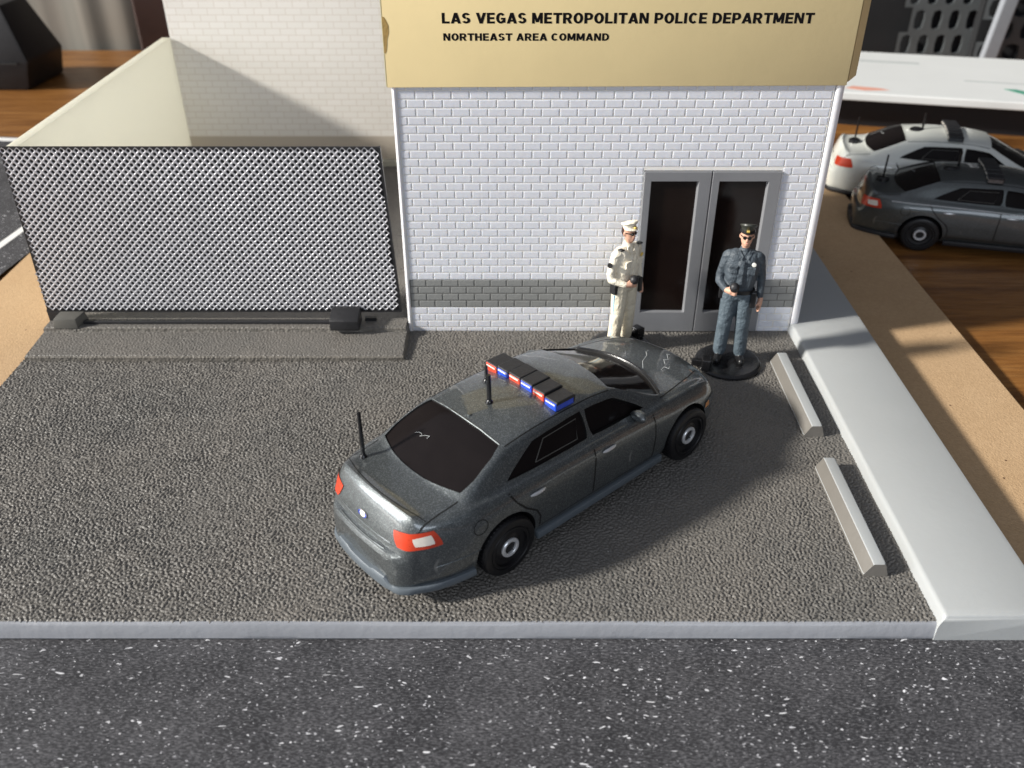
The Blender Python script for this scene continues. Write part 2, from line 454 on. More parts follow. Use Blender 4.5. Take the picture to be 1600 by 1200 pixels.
# front lip, asphalt floor, pavement of the moulded base
FY = 8.92
def prof_sheet(name, prof, x0, x1, m_, nseg=1, smooth=True):
    b = MB(); n = len(prof)
    vs = [(x0, y, z) for y, z in prof] + [(x1, y, z) for y, z in prof]
    b.add(vs, [(i, i + 1, n + i + 1, n + i) for i in range(n - 1)] + [tuple(range(n)), tuple(range(n, 2 * n))])
    return b.build(name, m_, None, smooth)
b = MB()
N = 60
ring = []
for i in range(N + 1):
    x = -10.35 + (6.2 + 10.35) * i / N
    w = .012 * math.sin(x * 1.3) + .006 * math.sin(x * 5.1)
    ring.append([(x, 10.0, -.08), (x, FY + .075 + w * .3, -.08), (x, FY + .055 + w * .3, -.006), (x, FY + .03, -.012), (x, FY + .0 + w * .2, -.05), (x, FY - .02, -.22), (x, FY - .03 + w * .2, -.265), (x, FY - .01, -.30), (x, FY + .3, -.30)])
k = len(ring[0])
b.add([p for r_ in ring for p in r_], [(i * k + j, (i + 1) * k + j, (i + 1) * k + j + 1, i * k + j + 1) for i in range(N) for j in range(k - 1)])
b.box((-10.35, 10, -.30), (6.2, 28.6, -.081))
o = b.build('base_plate', 'lip', None, True); o['kind'] = 'structure'
# asphalt floor: finely divided sheet with soft dips, edge ragged at front
import numpy as np
def grain_sheet(name, m_, x0, x1, y0, y1, step, amp, wave, seed, zb=0, zs=0, par=None):
    """moulded leather-like grain as real relief: band-limited noise squashed into beads"""
    nx, ny = int((x1 - x0) / step) + 1, int((y1 - y0) / step) + 1
    rg = np.random.default_rng(seed)
    def band(lo, hi, sx=1.0, sy=1.0):
        F_ = np.fft.rfft2(rg.standard_normal((ny, nx)))
        fy = np.fft.fftfreq(ny, step)[:, None] * sy; fx = np.fft.rfftfreq(nx, step)[None, :] * sx
        f = np.sqrt(fx * fx + fy * fy)
        c = (lo + hi) / 2; w = (hi - lo) / 2
        h = np.fft.irfft2(F_ * np.exp(-((f - c) / w) ** 2), s=(ny, nx)); return h / h.std()
    h = .8 * band(.45 / wave, 1.5 / wave, 1.1, .95) + .5 * band(.9 / wave, 2.1 / wave)
    h = np.tanh(h * 1.3 + .25) * .95 + .16 * band(1.6 / wave, 2.8 / wave)
    # worn, flatter patches and slow undulation
    big = band(.02, .35); am = np.clip(1.0 + .07 * big, .86, 1.2)
    fine = band(.05, 1.0)
    z = amp * h * am * (1 + .05 * fine) + (0 if par else .006) * band(.02, .18)
    X, Y = np.meshgrid(np.linspace(x0, x1, nx), np.linspace(y0, y1, ny))
    Y[0, :] += .010 * np.sin(np.arange(nx) * .9) + .008 * rg.standard_normal(nx); z[0, :] -= .02
    if par: z = z - .010 * 0 + zb + zs * (Y - y0)
    co = np.stack([X, Y, z], -1).reshape(-1, 3).astype(np.float32)
    me = bpy.data.meshes.new(name)
    me.vertices.add(nx * ny); me.vertices.foreach_set('co', co.ravel())
    a = (np.arange(ny - 1)[:, None] * nx + np.arange(nx - 1)[None, :]).ravel()
    q = np.stack([a, a + 1, a + nx + 1, a + nx], -1).astype(np.int32)
    me.loops.add(q.size); me.loops.foreach_set('vertex_index', q.ravel())
    me.polygons.add(len(q)); me.polygons.foreach_set('loop_start', np.arange(0, q.size, 4, dtype=np.int32)); me.polygons.foreach_set('loop_total', np.full(len(q), 4, dtype=np.int32))
    me.update(calc_edges=True); me.shade_smooth(); me.materials.append(M[m_])
    o = bpy.data.objects.new(name, me); COL.objects.link(o)
    if par: o.parent = par; o.matrix_parent_inverse = par.matrix_basis.inverted()
    return o
o = grain_sheet('parking_lot_ground', 'asphalt_relief', -10.33, 6.24, FY + .05, 28.4, .0150, .0165, .064, 7); o['kind'] = 'structure'
# pavement along the right edge: rounded inner edge, square outer edge
b = MB()
prof = [(6.13, -.05), (6.15, .04), (6.165, .12), (6.18, .17), (6.20, .193), (6.235, .205), (7.70, .205), (7.79, .19), (7.83, .14), (7.84, -.30), (6.13, -.30)]
ys = [FY - .035, FY - .01, FY + .05, FY + .12] + [FY + .3 + i * .5 for i in range(40)]
n = len(prof)
for q, y in enumerate(ys):
    dz = (-.05, -.015, -.003, 0)[q] if q < 4 else 0
    cutx = .0 if q > 3 else (.02, .01, .0, .0)[q]
    for (x, z) in prof:
        xx = x - (cutx if x > 7 else 0) + (.006 * math.sin(y * 3.1) if x < 6.2 else 0)
        b.v.append((xx, y, z + (dz if z > .1 else 0)))
for q in range(len(ys) - 1):
    for i in range(n): b.f.append((q * n + i, q * n + (i + 1) % n, (q + 1) * n + (i + 1) % n, (q + 1) * n + i)); b.m.append(0)
b.f.append(tuple(range(n))); b.m.append(0); b.f.append(tuple((len(ys) - 1) * n + i for i in range(n))[::-1]); b.m.append(0)
o = b.build('pavement', 'grey', None, True); o['kind'] = 'structure'

# fibreboard under the base
b = MB(); b.box((-12.98, 6, -.59), (10.27, 30.5, -.312), bev=.02)
tag(b.build('fibreboard_sheet', 'mdf'), 'brown fibreboard sheet lying under the grey base and sticking out at both sides', 'board')
# printed road paper, one sheet in front, one at the left
def wavy_sheet(name, x0, x1, y0, y1, z, nx, ny, m_, amp=.02, rz=0, th=.006):
    b = MB()
    for lay in (0, 1):
        for j in range(ny + 1):
            for i in range(nx + 1):
                x = x0 + (x1 - x0) * i / nx; y = y0 + (y1 - y0) * j / ny
                fade = min(1, max(0, (8.7 - y) / 1.5)) if y0 < 0 else 1
                b.v.append((x, y, z - lay * th + amp * fade * (.5 + .5 * math.sin(x * .55 + 1.2) * math.sin(y * .8))))
    w = nx + 1; L = w * (ny + 1)
    for j in range(ny):
        for i in range(nx):
            a = j * w + i
            b.f.append((a, a + 1, a + w + 1, a + w)); b.f.append((L + a, L + a + w, L + a + w + 1, L + a + 1)); b.m += [0, 0]
    ed = [i for i in range(w)] + [j * w + nx for j in range(1, ny + 1)] + [ny * w + i for i in range(nx - 1, -1, -1)] + [j * w for j in range(ny - 1, 0, -1)]
    for q in range(len(ed)):
        a, c = ed[q], ed[(q + 1) % len(ed)]; b.f.append((a, L + a, L + c, c)); b.m.append(0)
    return b.build(name, m_, None, True)
tag(wavy_sheet('speckled_paper_sheet', -16, 16, -3, 9.4, -.303, 60, 30, 'paper', .0), 'dark grey speckled asphalt print paper lying in front of the base', 'paper')
rp = thing('printed_road_paper', 'dark road print paper with white lane line behind the mesh gate\'s left end', 'paper', (-16.0, 25, -.30), R(-6))
b = MB(); b.box((-3.4, -7.5, -.008), (3.3, 6.6, .0)); b.build('sheet', 'paper', rp)
b = MB(); b.box((2.15, -7.5, .002), (2.38, 6.6, .006)); b.build('lane_line', 'whiteline', rp)
b = MB(); b.box((-3.4, 6.15, .002), (2.5, 6.5, .006)); b.build('edge_line', 'whiteline', rp)

# ------------------------------------------------------------------ building
BX0, BX1, BY = -2.30, 6.33, 17.38
bl = thing('toy_police_station', 'white brick toy police station with a tan lettered sign and grey double doors', 'building', (2.0, 20.5, 0))
def L(o):   # world-built mesh under the building empty
    o.matrix_parent_inverse = bl.matrix_basis.inverted(); return o
DX0, DX1, DZ = 2.65, 5.42, 3.70
SX = 4.02
# backing wall with the door opening, in bands so that the grey paint runs over the joints
b = MB()
def wallpiece(x0, x1, z0, z1, mi): b.box((x0, BY, z0), (x1, BY + .22, z1), mi)
for z0, z1, mi in ((0, .60, 0), (.60, 1.268, 1), (1.268, DZ, 0), (DZ, 7.6, 0)):
    if z0 < DZ: wallpiece(BX0 + .06, DX0, z0, z1, mi); wallpiece(DX1, 6.15, z0, z1, mi)
    else: wallpiece(BX0 + .06, 6.15, z0, z1, mi)
o = L(b.build('wall', ['mortar', 'bandjoint'], bl))
# bricks
bw, rh, gap = .347, .167, .020
def brick(b, x0, x1, z0, z1, mi, d=.013):
    e_ = .013
    y0, y1 = BY + .002, BY - d
    vs = [(x0, y0, z0), (x1, y0, z0), (x1, y0, z1), (x0, y0, z1),
          (x0 + e_ * .3, y1 + .0028, z0 + e_ * .3), (x1 - e_ * .3, y1 + .0028, z0 + e_ * .3), (x1 - e_ * .3, y1 + .0028, z1 - e_ * .3), (x0 + e_ * .3, y1 + .0028, z1 - e_ * .3),
          (x0 + e_, y1, z0 + e_), (x1 - e_, y1, z0 + e_), (x1 - e_, y1, z1 - e_), (x0 + e_, y1, z1 - e_)]
    fs = []
    for r_ in (0, 4):
        for k in range(4): fs.append((r_ + k, r_ + (k + 1) % 4, r_ + 4 + (k + 1) % 4, r_ + 4 + k))
    fs.append((8, 9, 10, 11)); b.add(vs, fs, mi)
b = MB()
WX0, WX1 = BX0 + .10, 6.13
row = 0; z = -.05
z = .60 - rh * 5
while z < 5.45:
    off = (row % 2) * bw / 2
    z0, z1 = max(.0, z + gap / 2), z + rh - gap / 2
    if z1 - z0 > .04:
        mi = 1 if .60 <= z + rh / 2 <= 1.268 else 0
        x = WX0 - off
        while x < WX1:
            a, c = max(WX0, x + gap / 2), min(WX1, x + bw - gap / 2)
            segs = [(a, c)]
            if z0 < DZ + .01:
                segs = []
                if a < DX0 - .02: segs.append((a, min(c, DX0 - .02)))
                if c > DX1 + .02: segs.append((max(a, DX1 + .02), c))
            for a, c in segs:
                if c - a > .04: brick(b, a, c, z0, z1, mi, .0068 + rnd.uniform(-.0006, .0006))
            x += bw
    z += rh; row += 1
L(b.build('brickwork', ['brick', 'band'], bl, False))
# rounded left end and grooved right corner trim
b = MB(); b.prism([(BX0, BY + .24), (BX0, BY + .02), (BX0 + .012, BY - .02), (BX0 + .05, BY - .036), (BX0 + .085, BY - .02), (BX0 + .085, BY + .24)], 0, 7.6)
L(b.build('corner_trim', 'white', bl, True))
b = MB(); b.prism([(6.175, BY + .24), (6.175, BY + .0), (6.19, BY - .03), (6.22, BY - .04), (6.29, BY - .035), (BX1, BY - .0), (BX1, BY + .24)], 0, 7.6)
b.prism([(6.148, BY + .1), (6.148, BY + .05), (6.177, BY + .05), (6.177, BY + .1)], 0, 7.6)
L(b.build('corner_trim', 'white', bl, True))
b = MB(); b.box((BX0 + .002, BY + .24, 0), (BX0 + .22, 23.8, 7.6)); b.box((BX1 - .22, BY + .24, 0), (BX1 - .002, 23.8, 7.6)); b.box((BX0 + .22, 23.58, 0), (BX1 - .22, 23.798, 7.6))
L(b.build('wall', 'white', bl))
b = MB(); b.box((BX0 + .22, BY + .24, 7.2), (BX1 - .22, 23.55, 7.4)); L(b.build('roof', 'white', bl))
# doors
def door(x0, x1, gx0, gx1):
    y0 = BY - .045; y1 = BY + .06
    gz0, gz1 = .49, 3.49
    b = MB()
    # frame ring with bevelled inner reveal
    o_ = [(x0, .01), (x1, .01), (x1, DZ - .012), (x0, DZ - .012)]
    i_ = [(gx0, gz0), (gx1, gz0), (gx1, gz1), (gx0, gz1)]
    j_ = [(gx0 + .02, gz0 + .03), (gx1 - .035, gz0 + .02), (gx1 - .035, gz1 - .01), (gx0 + .02, gz1 - .01)]
    q_ = [(x0 + .012, .022), (x1 - .012, .022), (x1 - .012, DZ - .024), (x0 + .012, DZ - .024)]
    vs = [(x, y1, z) for x, z in o_] + [(x, y0 + .012, z) for x, z in o_] + [(x, y0, z) for x, z in q_] + [(x, y0, z) for x, z in i_] + [(x, y1 - .02, z) for x, z in j_]
    fs = [(r_ * 4 + k, r_ * 4 + (k + 1) % 4, r_ * 4 + 4 + (k + 1) % 4, r_ * 4 + 4 + k) for r_ in range(4) for k in range(4)]
    b.add(vs, fs)
    d = L(b.build('door', 'silver', bl))
    b = MB(); b.box((gx0 + .0, y1 - .03, gz0), (gx1 - .0, y1 + .04, gz1))
    g = b.build('glass_pane', 'doorglass', d)
    return d
door(DX0 + .005, SX - .008, 2.80, 3.77)
door(SX + .008, DX1 - .005, 4.175, 5.175)
# tan card sign sleeve
s_ = MB(); SY0, SY1 = 17.315, 17.375
s_.prism([(-2.37, 5.345), (6.34, 5.385), (6.34, 8.4), (-2.37, 8.4)], SY0, SY1, 'y', 0)
fas = L(s_.build('sign_fascia', ['card'], bl, bev=.02))
b = MB(); b.prism([(-2.386, 5.38), (-2.371, 5.36), (-2.371, 8.4), (-2.386, 8.4)], SY0 + .0, SY1 + .012, 'y', 0); b.build('card_edge', 'cardedge', fas)
# folded flap on the right
b = MB(); b.add([(6.35, SY0 + .012, 5.45), (6.63, SY0 + .42, 5.47), (6.63, SY0 + .42, 8.4), (6.35, SY0 + .012, 8.4), (6.35, SY0 + .07, 5.45), (6.585, SY0 + .43, 5.47), (6.585, SY0 + .43, 8.4), (6.35, SY0 + .07, 8.4)],
      [(0, 1, 2, 3), (4, 7, 6, 5), (0, 4, 5, 1), (3, 2, 6, 7), (1, 5, 6, 2), (0, 3, 7, 4)])
b.build('folded_flap', 'card', fas)
b = MB(); pts = [(-2.372, 6.62), (-2.33, 6.61), (-2.30, 6.56), (-2.26, 6.46), (-2.262, 6.34), (-2.30, 6.22), (-2.31, 6.12), (-2.325, 6.02), (-2.35, 5.97), (-2.372, 5.98)]
b.prism(pts, SY0 - .003, SY0 + .01, 'y'); b.build('torn_patch', 'torn', fas)
# heavy sans letters built from strokes: w = width; V/H bars as polygons on a unit-high grid
def glyph(ch):
    a, c = .27, .20     # stem width, bar width
    def arc(cx, cy, rx, ry, t0, t1, tx=a, ty=c, n=12):
        o_ = [(cx + rx * math.cos(R(t0 + (t1 - t0) * k / n)), cy + ry * math.sin(R(t0 + (t1 - t0) * k / n))) for k in range(n + 1)]
        i_ = [(cx + (rx - tx) * math.cos(R(t0 + (t1 - t0) * k / n)), cy + (ry - ty) * math.sin(R(t0 + (t1 - t0) * k / n))) for k in range(n + 1)]
        return [[o_[k], o_[k + 1], i_[k + 1], i_[k]] for k in range(n)]
    def bx(x0, y0, x1, y1): return [[(x0, y0), (x1, y0), (x1, y1), (x0, y1)]]
    def dg(x0, y0, x1, y1, t=a): return [[(x0, y0), (x0 + t, y0), (x1 + t, y1), (x1, y1)]]
    g = {
     'L': (.72, bx(0, 0, a, 1) + bx(a, 0, .70, c)),
     'A': (.92, dg(0, 0, .32, 1, .28) + dg(.64, 0, .32, 1, .28) + bx(.22, .17, .70, .35)),
     'S': (.80, arc(.39, .71, .36, .29, 20, 180, a, .19) + arc(.39, .71, .36, .29, 180, 262, a, .19) + arc(.39, .29, .38, .29, 82, 0, a, .19) + arc(.39, .29, .38, .29, 0, -160, a, .19)),
     'V': (.90, dg(.31, 0, 0, 1, .28) + dg(.31, 0, .62, 1, .28)),
     'E': (.74, bx(0, 0, a, 1) + bx(a, 0, .71, c) + bx(a, .4, .66, .6) + bx(a, .8, .70, 1)),
     'G': (.88, arc(.43, .5, .43, .51, 40, 325, .28, .2) + bx(.44, .36, .85, .54) + bx(.62, .08, .85, .36)),
     'M': (1.0, bx(0, 0, .25, 1) + bx(.72, 0, .97, 1) + dg(.36, .12, .03, 1, .25) + dg(.36, .12, .69, 1, .25)),
     'T': (.80, bx(.265, 0, .265 + a, .8) + bx(0, .79, .80, 1)),
     'R': (.86, bx(0, 0, a, 1) + bx(a, .8, .48, 1) + bx(a, .36, .48, .55) + arc(.48, .68, .32, .32, -90, 90, a, .2) + dg(.56, 0, .32, .42, .28)),
     'O': (.90, arc(.44, .5, .44, .51, 0, 360, .28, .2, 28)),
     'P': (.80, bx(0, 0, a, 1) + bx(a, .8, .46, 1) + bx(a, .32, .46, .51) + arc(.45, .66, .33, .34, -90, 90, a, .2)),
     'I': (.33, bx(0, 0, a, 1)),
     'N': (.88, bx(0, 0, .25, 1) + bx(.59, 0, .84, 1) + dg(.55, 0, .03, 1, .27)),
     'C': (.86, arc(.43, .5, .43, .51, 45, 315, .28, .2, 20)),
     'D': (.86, bx(0, 0, a, 1) + bx(a, .8, .40, 1) + bx(a, 0, .40, .2) + arc(.38, .5, .46, .5, -90, 90, a, .2)),
     'H': (.87, bx(0, 0, a, 1) + bx(.57, 0, .84, 1) + bx(a, .39, .57, .6)),
     'U': (.87, bx(0, .4, a, 1) + bx(.56, .4, .83, 1) + arc(.415, .4, .415, .41, 180, 360, a, .2, 16)),
     ' ': (.32, [])}
    return g[ch]
def text(body, x0, x1, zb, h, parent):
    x = 0; quads = []
    for ch in body:
        w, q = glyph(ch)
        quads += [[(px + x, pz) for px, pz in poly] for poly in q]; x += w + .075
    k = (x1 - x0) / (x - .075); b = MB()
    for i, poly in enumerate(quads):
        d = .0015 + .0004 * (i % 5)
        P_ = [(x0 + px * k, SY0 - d, zb + pz * h) for px, pz in poly]; Q_ = [(a_[0], SY0 + .0005, a_[2]) for a_ in P_]
        b.add(P_ + Q_, [(0, 1, 2, 3), (0, 4, 5, 1), (1, 5, 6, 2), (2, 6, 7, 3), (3, 7, 4, 0)])
    return b.build('lettering', 'ink', parent)
text('LAS VEGAS METROPOLITAN POLICE DEPARTMENT', -1.28, 5.50, 6.50, .185, fas)
text('NORTHEAST AREA COMMAND', -1.265, 1.79, 6.20, .13, fas)

# ------------------------------------------------------------------ yard walls behind
bwall = thing('brick_yard_wall', 'tall cream wall with printed bricks standing behind the mesh gate', 'wall', (-4, 28.2, 0))
b = MB(); b.box((-10.22, 28.10, .0), (3.0, 28.35, 8.6)); o = b.build('panel', 'backbrick', bwall); o.matrix_parent_inverse = bwall.matrix_basis.inverted()
b = MB(); b.box((-10.2, 27.93, .0), (3.0, 28.098, .2), bev=.02); o = b.build('footing', 'cream', bwall); o.matrix_parent_inverse = bwall.matrix_basis.inverted()
b = MB(); b.prism([(18.15, 0), (28.09, 0), (28.09, 3.93), (18.15, 3.93)], -10.46, -10.2, 'x')
tag(b.build('smooth_yard_wall', 'cream', None, bev=.035), 'low smooth cream wall joining the brick wall at its left end', 'wall')

# ------------------------------------------------------------------ gate on its track
tr = thing('gate_track', 'dark grey grained ramp and track under the mesh gate', 'track', (-6.3, 17, 0))
def LT(o): o.matrix_parent_inverse = tr.matrix_basis.inverted(); return o
b = MB()
RX0, RX1 = -10.28, -2.26
rp_ = [(16.10, -.01), (16.10, .085), (16.13, .10), (17.06, .145), (17.07, .155), (17.075, .225), (17.10, .235), (17.42, .235), (18.0, .235), (18.0, -.01)]
n = len(rp_); segs = 60
for i in range(segs + 1):
    x = RX0 + (RX1 - RX0) * i / segs
    for j, (y, z) in enumerate(rp_):
        dx_ = -.06 * (z / .2) if i == segs else (.03 * (z / .2) if i == 0 else 0)
        b.v.append((x + dx_, y + .008 * math.sin(i * 1.7 + j), z))
for i in range(segs):
    for j in range(n): b.f.append((i * n + j, i * n + (j + 1) % n, (i + 1) * n + (j + 1) % n, (i + 1) * n + j)); b.m.append(0)
b.f.append(tuple(range(n))); b.f.append(tuple(segs * n + j for j in range(n))); b.m += [0, 0]
LT(b.build('ramp', 'ramp', tr, True))
grain_sheet('grained_slope', 'asphalt_relief', RX0 + .03, RX1 - .05, 16.14, 17.055, .016, .0085, .060, 9, .112, .0465, tr)
grain_sheet('grained_ledge', 'asphalt_relief', RX0 + .05, RX1 - .07, 17.10, 17.99, .016, .006, .055, 10, .248, 0, tr)
b = MB(); b.box((-9.5, 17.24, .236), (-3.6, 17.36, .32), bev=.02); LT(b.build('rail', 'matteblack', tr))
b = MB(); b.add([(-10.02, 17.06, .236), (-9.48, 17.06, .236), (-9.36, 17.42, .236), (-9.98, 17.42, .236), (-9.98, 17.09, .46), (-9.50, 17.09, .46), (-9.40, 17.38, .50), (-9.93, 17.38, .50)],
      [(3, 2, 1, 0), (4, 5, 6, 7), (0, 1, 5, 4), (1, 2, 6, 5), (2, 3, 7, 6), (3, 0, 4, 7)])
LT(b.build('end_block', 'blockgrey', tr, bev=.02))
gt = thing('sliding_mesh_gate', 'wide silver diamond mesh gate panel on black backing left of the station', 'gate', (-6.35, 17.5, .42))
def LG(o): o.matrix_parent_inverse = gt.matrix_basis.inverted(); return o
GB = [(-10.25, .47), (-2.46, .47), (-2.64, 4.15), (-10.17, 4.15)]
GY = 17.44
def gx(z): t = (z - .47) / 3.68; return (-10.25 + .08 * t, -2.46 - .18 * t)
b = MB()
# woven diagonal bars, clipped to the panel
pitch = .1465; wbar = .0255; x0c, x1c = -10.25, -2.46; z0c, z1c = .50, 4.10
p2 = .1465 / 2; hr = .041
row = 0; z = z0c + p2
while z < z1c + .03:
    a_, c_ = gx(z); x = x0c + (p2 if row % 2 else 2 * p2)
    while x < x1c:
        if x - p2 > a_ - .02 and x + p2 < c_ + .03:
            o_ = [(p2 * math.cos(t), p2 * math.sin(t)) for t in (0, math.pi / 2, math.pi, 3 * math.pi / 2)]
            out = []
            for q in range(4): out += [o_[q], ((o_[q][0] + o_[(q + 1) % 4][0]) / 2, (o_[q][1] + o_[(q + 1) % 4][1]) / 2)]
            hr_ = hr * (1 + rnd.uniform(-.06, .06))
            inn = [(hr_ * (1.0 if q % 2 == 0 else .90) * math.cos(q * math.pi / 4), hr_ * (1.0 if q % 2 == 0 else .90) * math.sin(q * math.pi / 4)) for q in range(8)]
            mid_ = [((u[0] + w[0] * 2) / 3, (u[1] + w[1] * 2) / 3) for u, w in zip(out, inn)]
            vs = [(x + u, GY - .022 - (.0015 if q % 2 == 0 else 0), z + w) for q, (u, w) in enumerate(out)] + [(x + u, GY - .0215, z + w) for u, w in mid_] + [(x + u, GY - .017, z + w) for u, w in inn] + [(x + u, GY, z + w) for u, w in inn]
            b.add(vs, [(g * 8 + q, g * 8 + (q + 1) % 8, g * 8 + 8 + (q + 1) % 8, g * 8 + 8 + q) for g in range(3) for q in range(8)])
        x += 2 * p2
    z += p2; row += 1
LG(b.build('mesh_panel', 'mesh', gt, False, fixn=True))
b = MB(); b.prism(GB, GY + .001, GY + .05, 'y'); LG(b.build('backing_sheet', 'backing', gt))
b = MB()
b.box((-10.19, GY - .02, 4.105), (-2.64, GY + .03, 4.165)); b.add([(-2.475, GY - .03, .47), (-2.43, GY - .03, .47), (-2.61, GY - .03, 4.16), (-2.655, GY - .03, 4.16), (-2.475, GY + .06, .47), (-2.43, GY + .06, .47), (-2.61, GY + .06, 4.16), (-2.655, GY + .06, 4.16)],
      [(0, 1, 2, 3), (4, 7, 6, 5), (0, 4, 5, 1), (3, 2, 6, 7), (1, 5, 6, 2), (0, 3, 7, 4)])
b.box((-10.26, GY - .02, .455), (-2.45, GY + .05, .50))
LG(b.build('frame', 'matteblack', gt))
b = MB(); b.box((-10.24, 17.40, .236), (-9.95, 17.56, .46)); LG(b.build('foot', 'matteblack', gt))
b = MB(); b.box((-3.25, 17.38, .236), (-3.0, 17.46, .33)); LG(b.build('foot', 'matteblack', gt))
b = MB()
b.prism([(16.90, .30), (16.93, .26), (17.02, .236), (17.45, .236), (17.45, .60), (17.30, .62), (16.98, .55), (16.90, .50)], -3.94, -3.32, 'x')
LG(b.build('clip', 'matteblack', gt, bev=.02))
# ------------------------------------------------------------------ wheel stops
def stop(x0, x1, y0, y1, label, skew=0):
    t = [(0.0, 0), (0.0, .05), (.115, .25), (.125, .26), (.30, .26), (.31, .25), (.375, .05), (.375, 0)]
    b = MB(); n = len(t); ys = [(y0, 0), (y0 + .05, 1), (y1 - .05, 1), (y1, 0)]
    for y, f in ys:
        for (x, z) in t:
            cx = .19; b.v.append((x0 + (x if f else cx + (x - cx) * .93), y, z if f else z * .93))
    for q in range(3):
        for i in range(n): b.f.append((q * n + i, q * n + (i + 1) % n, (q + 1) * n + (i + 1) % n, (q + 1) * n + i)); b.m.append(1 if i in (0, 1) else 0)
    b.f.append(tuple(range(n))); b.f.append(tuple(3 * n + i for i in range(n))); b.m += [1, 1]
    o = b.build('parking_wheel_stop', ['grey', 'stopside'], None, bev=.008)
    tag(o, label, 'wheel stop', 'grey wheel stops along the pavement')
stop(5.42, 0, 13.42, 16.05, 'small grey wheel stop beside the round black figurine base, near the building')
stop(5.36, 0, 9.86, 12.5, 'small grey wheel stop closest to the front edge of the lot')

# ------------------------------------------------------------------ car
def pchip(xs, ys, x):
    if x <= xs[0]: return ys[0]
    if x >= xs[-1]: return ys[-1]
    i = max(k for k in range(len(xs) - 1) if xs[k] <= x)
    h = [xs[k + 1] - xs[k] for k in range(len(xs) - 1)]; d = [(ys[k + 1] - ys[k]) / h[k] for k in range(len(h))]
    def m_(k):
        if k == 0: return d[0]
        if k == len(xs) - 1: return d[-1]
        if d[k - 1] * d[k] <= 0: return 0
        w1 = 2 * h[k] + h[k - 1]; w2 = h[k] + 2 * h[k - 1]
        return (w1 + w2) / (w1 / d[k - 1] + w2 / d[k])
    t = (x - xs[i]) / h[i]
    return ((2 * t ** 3 - 3 * t ** 2 + 1) * ys[i] + (t ** 3 - 2 * t ** 2 + t) * h[i] * m_(i) + (-2 * t ** 3 + 3 * t ** 2) * ys[i + 1] + (t ** 3 - t ** 2) * h[i] * m_(i + 1))

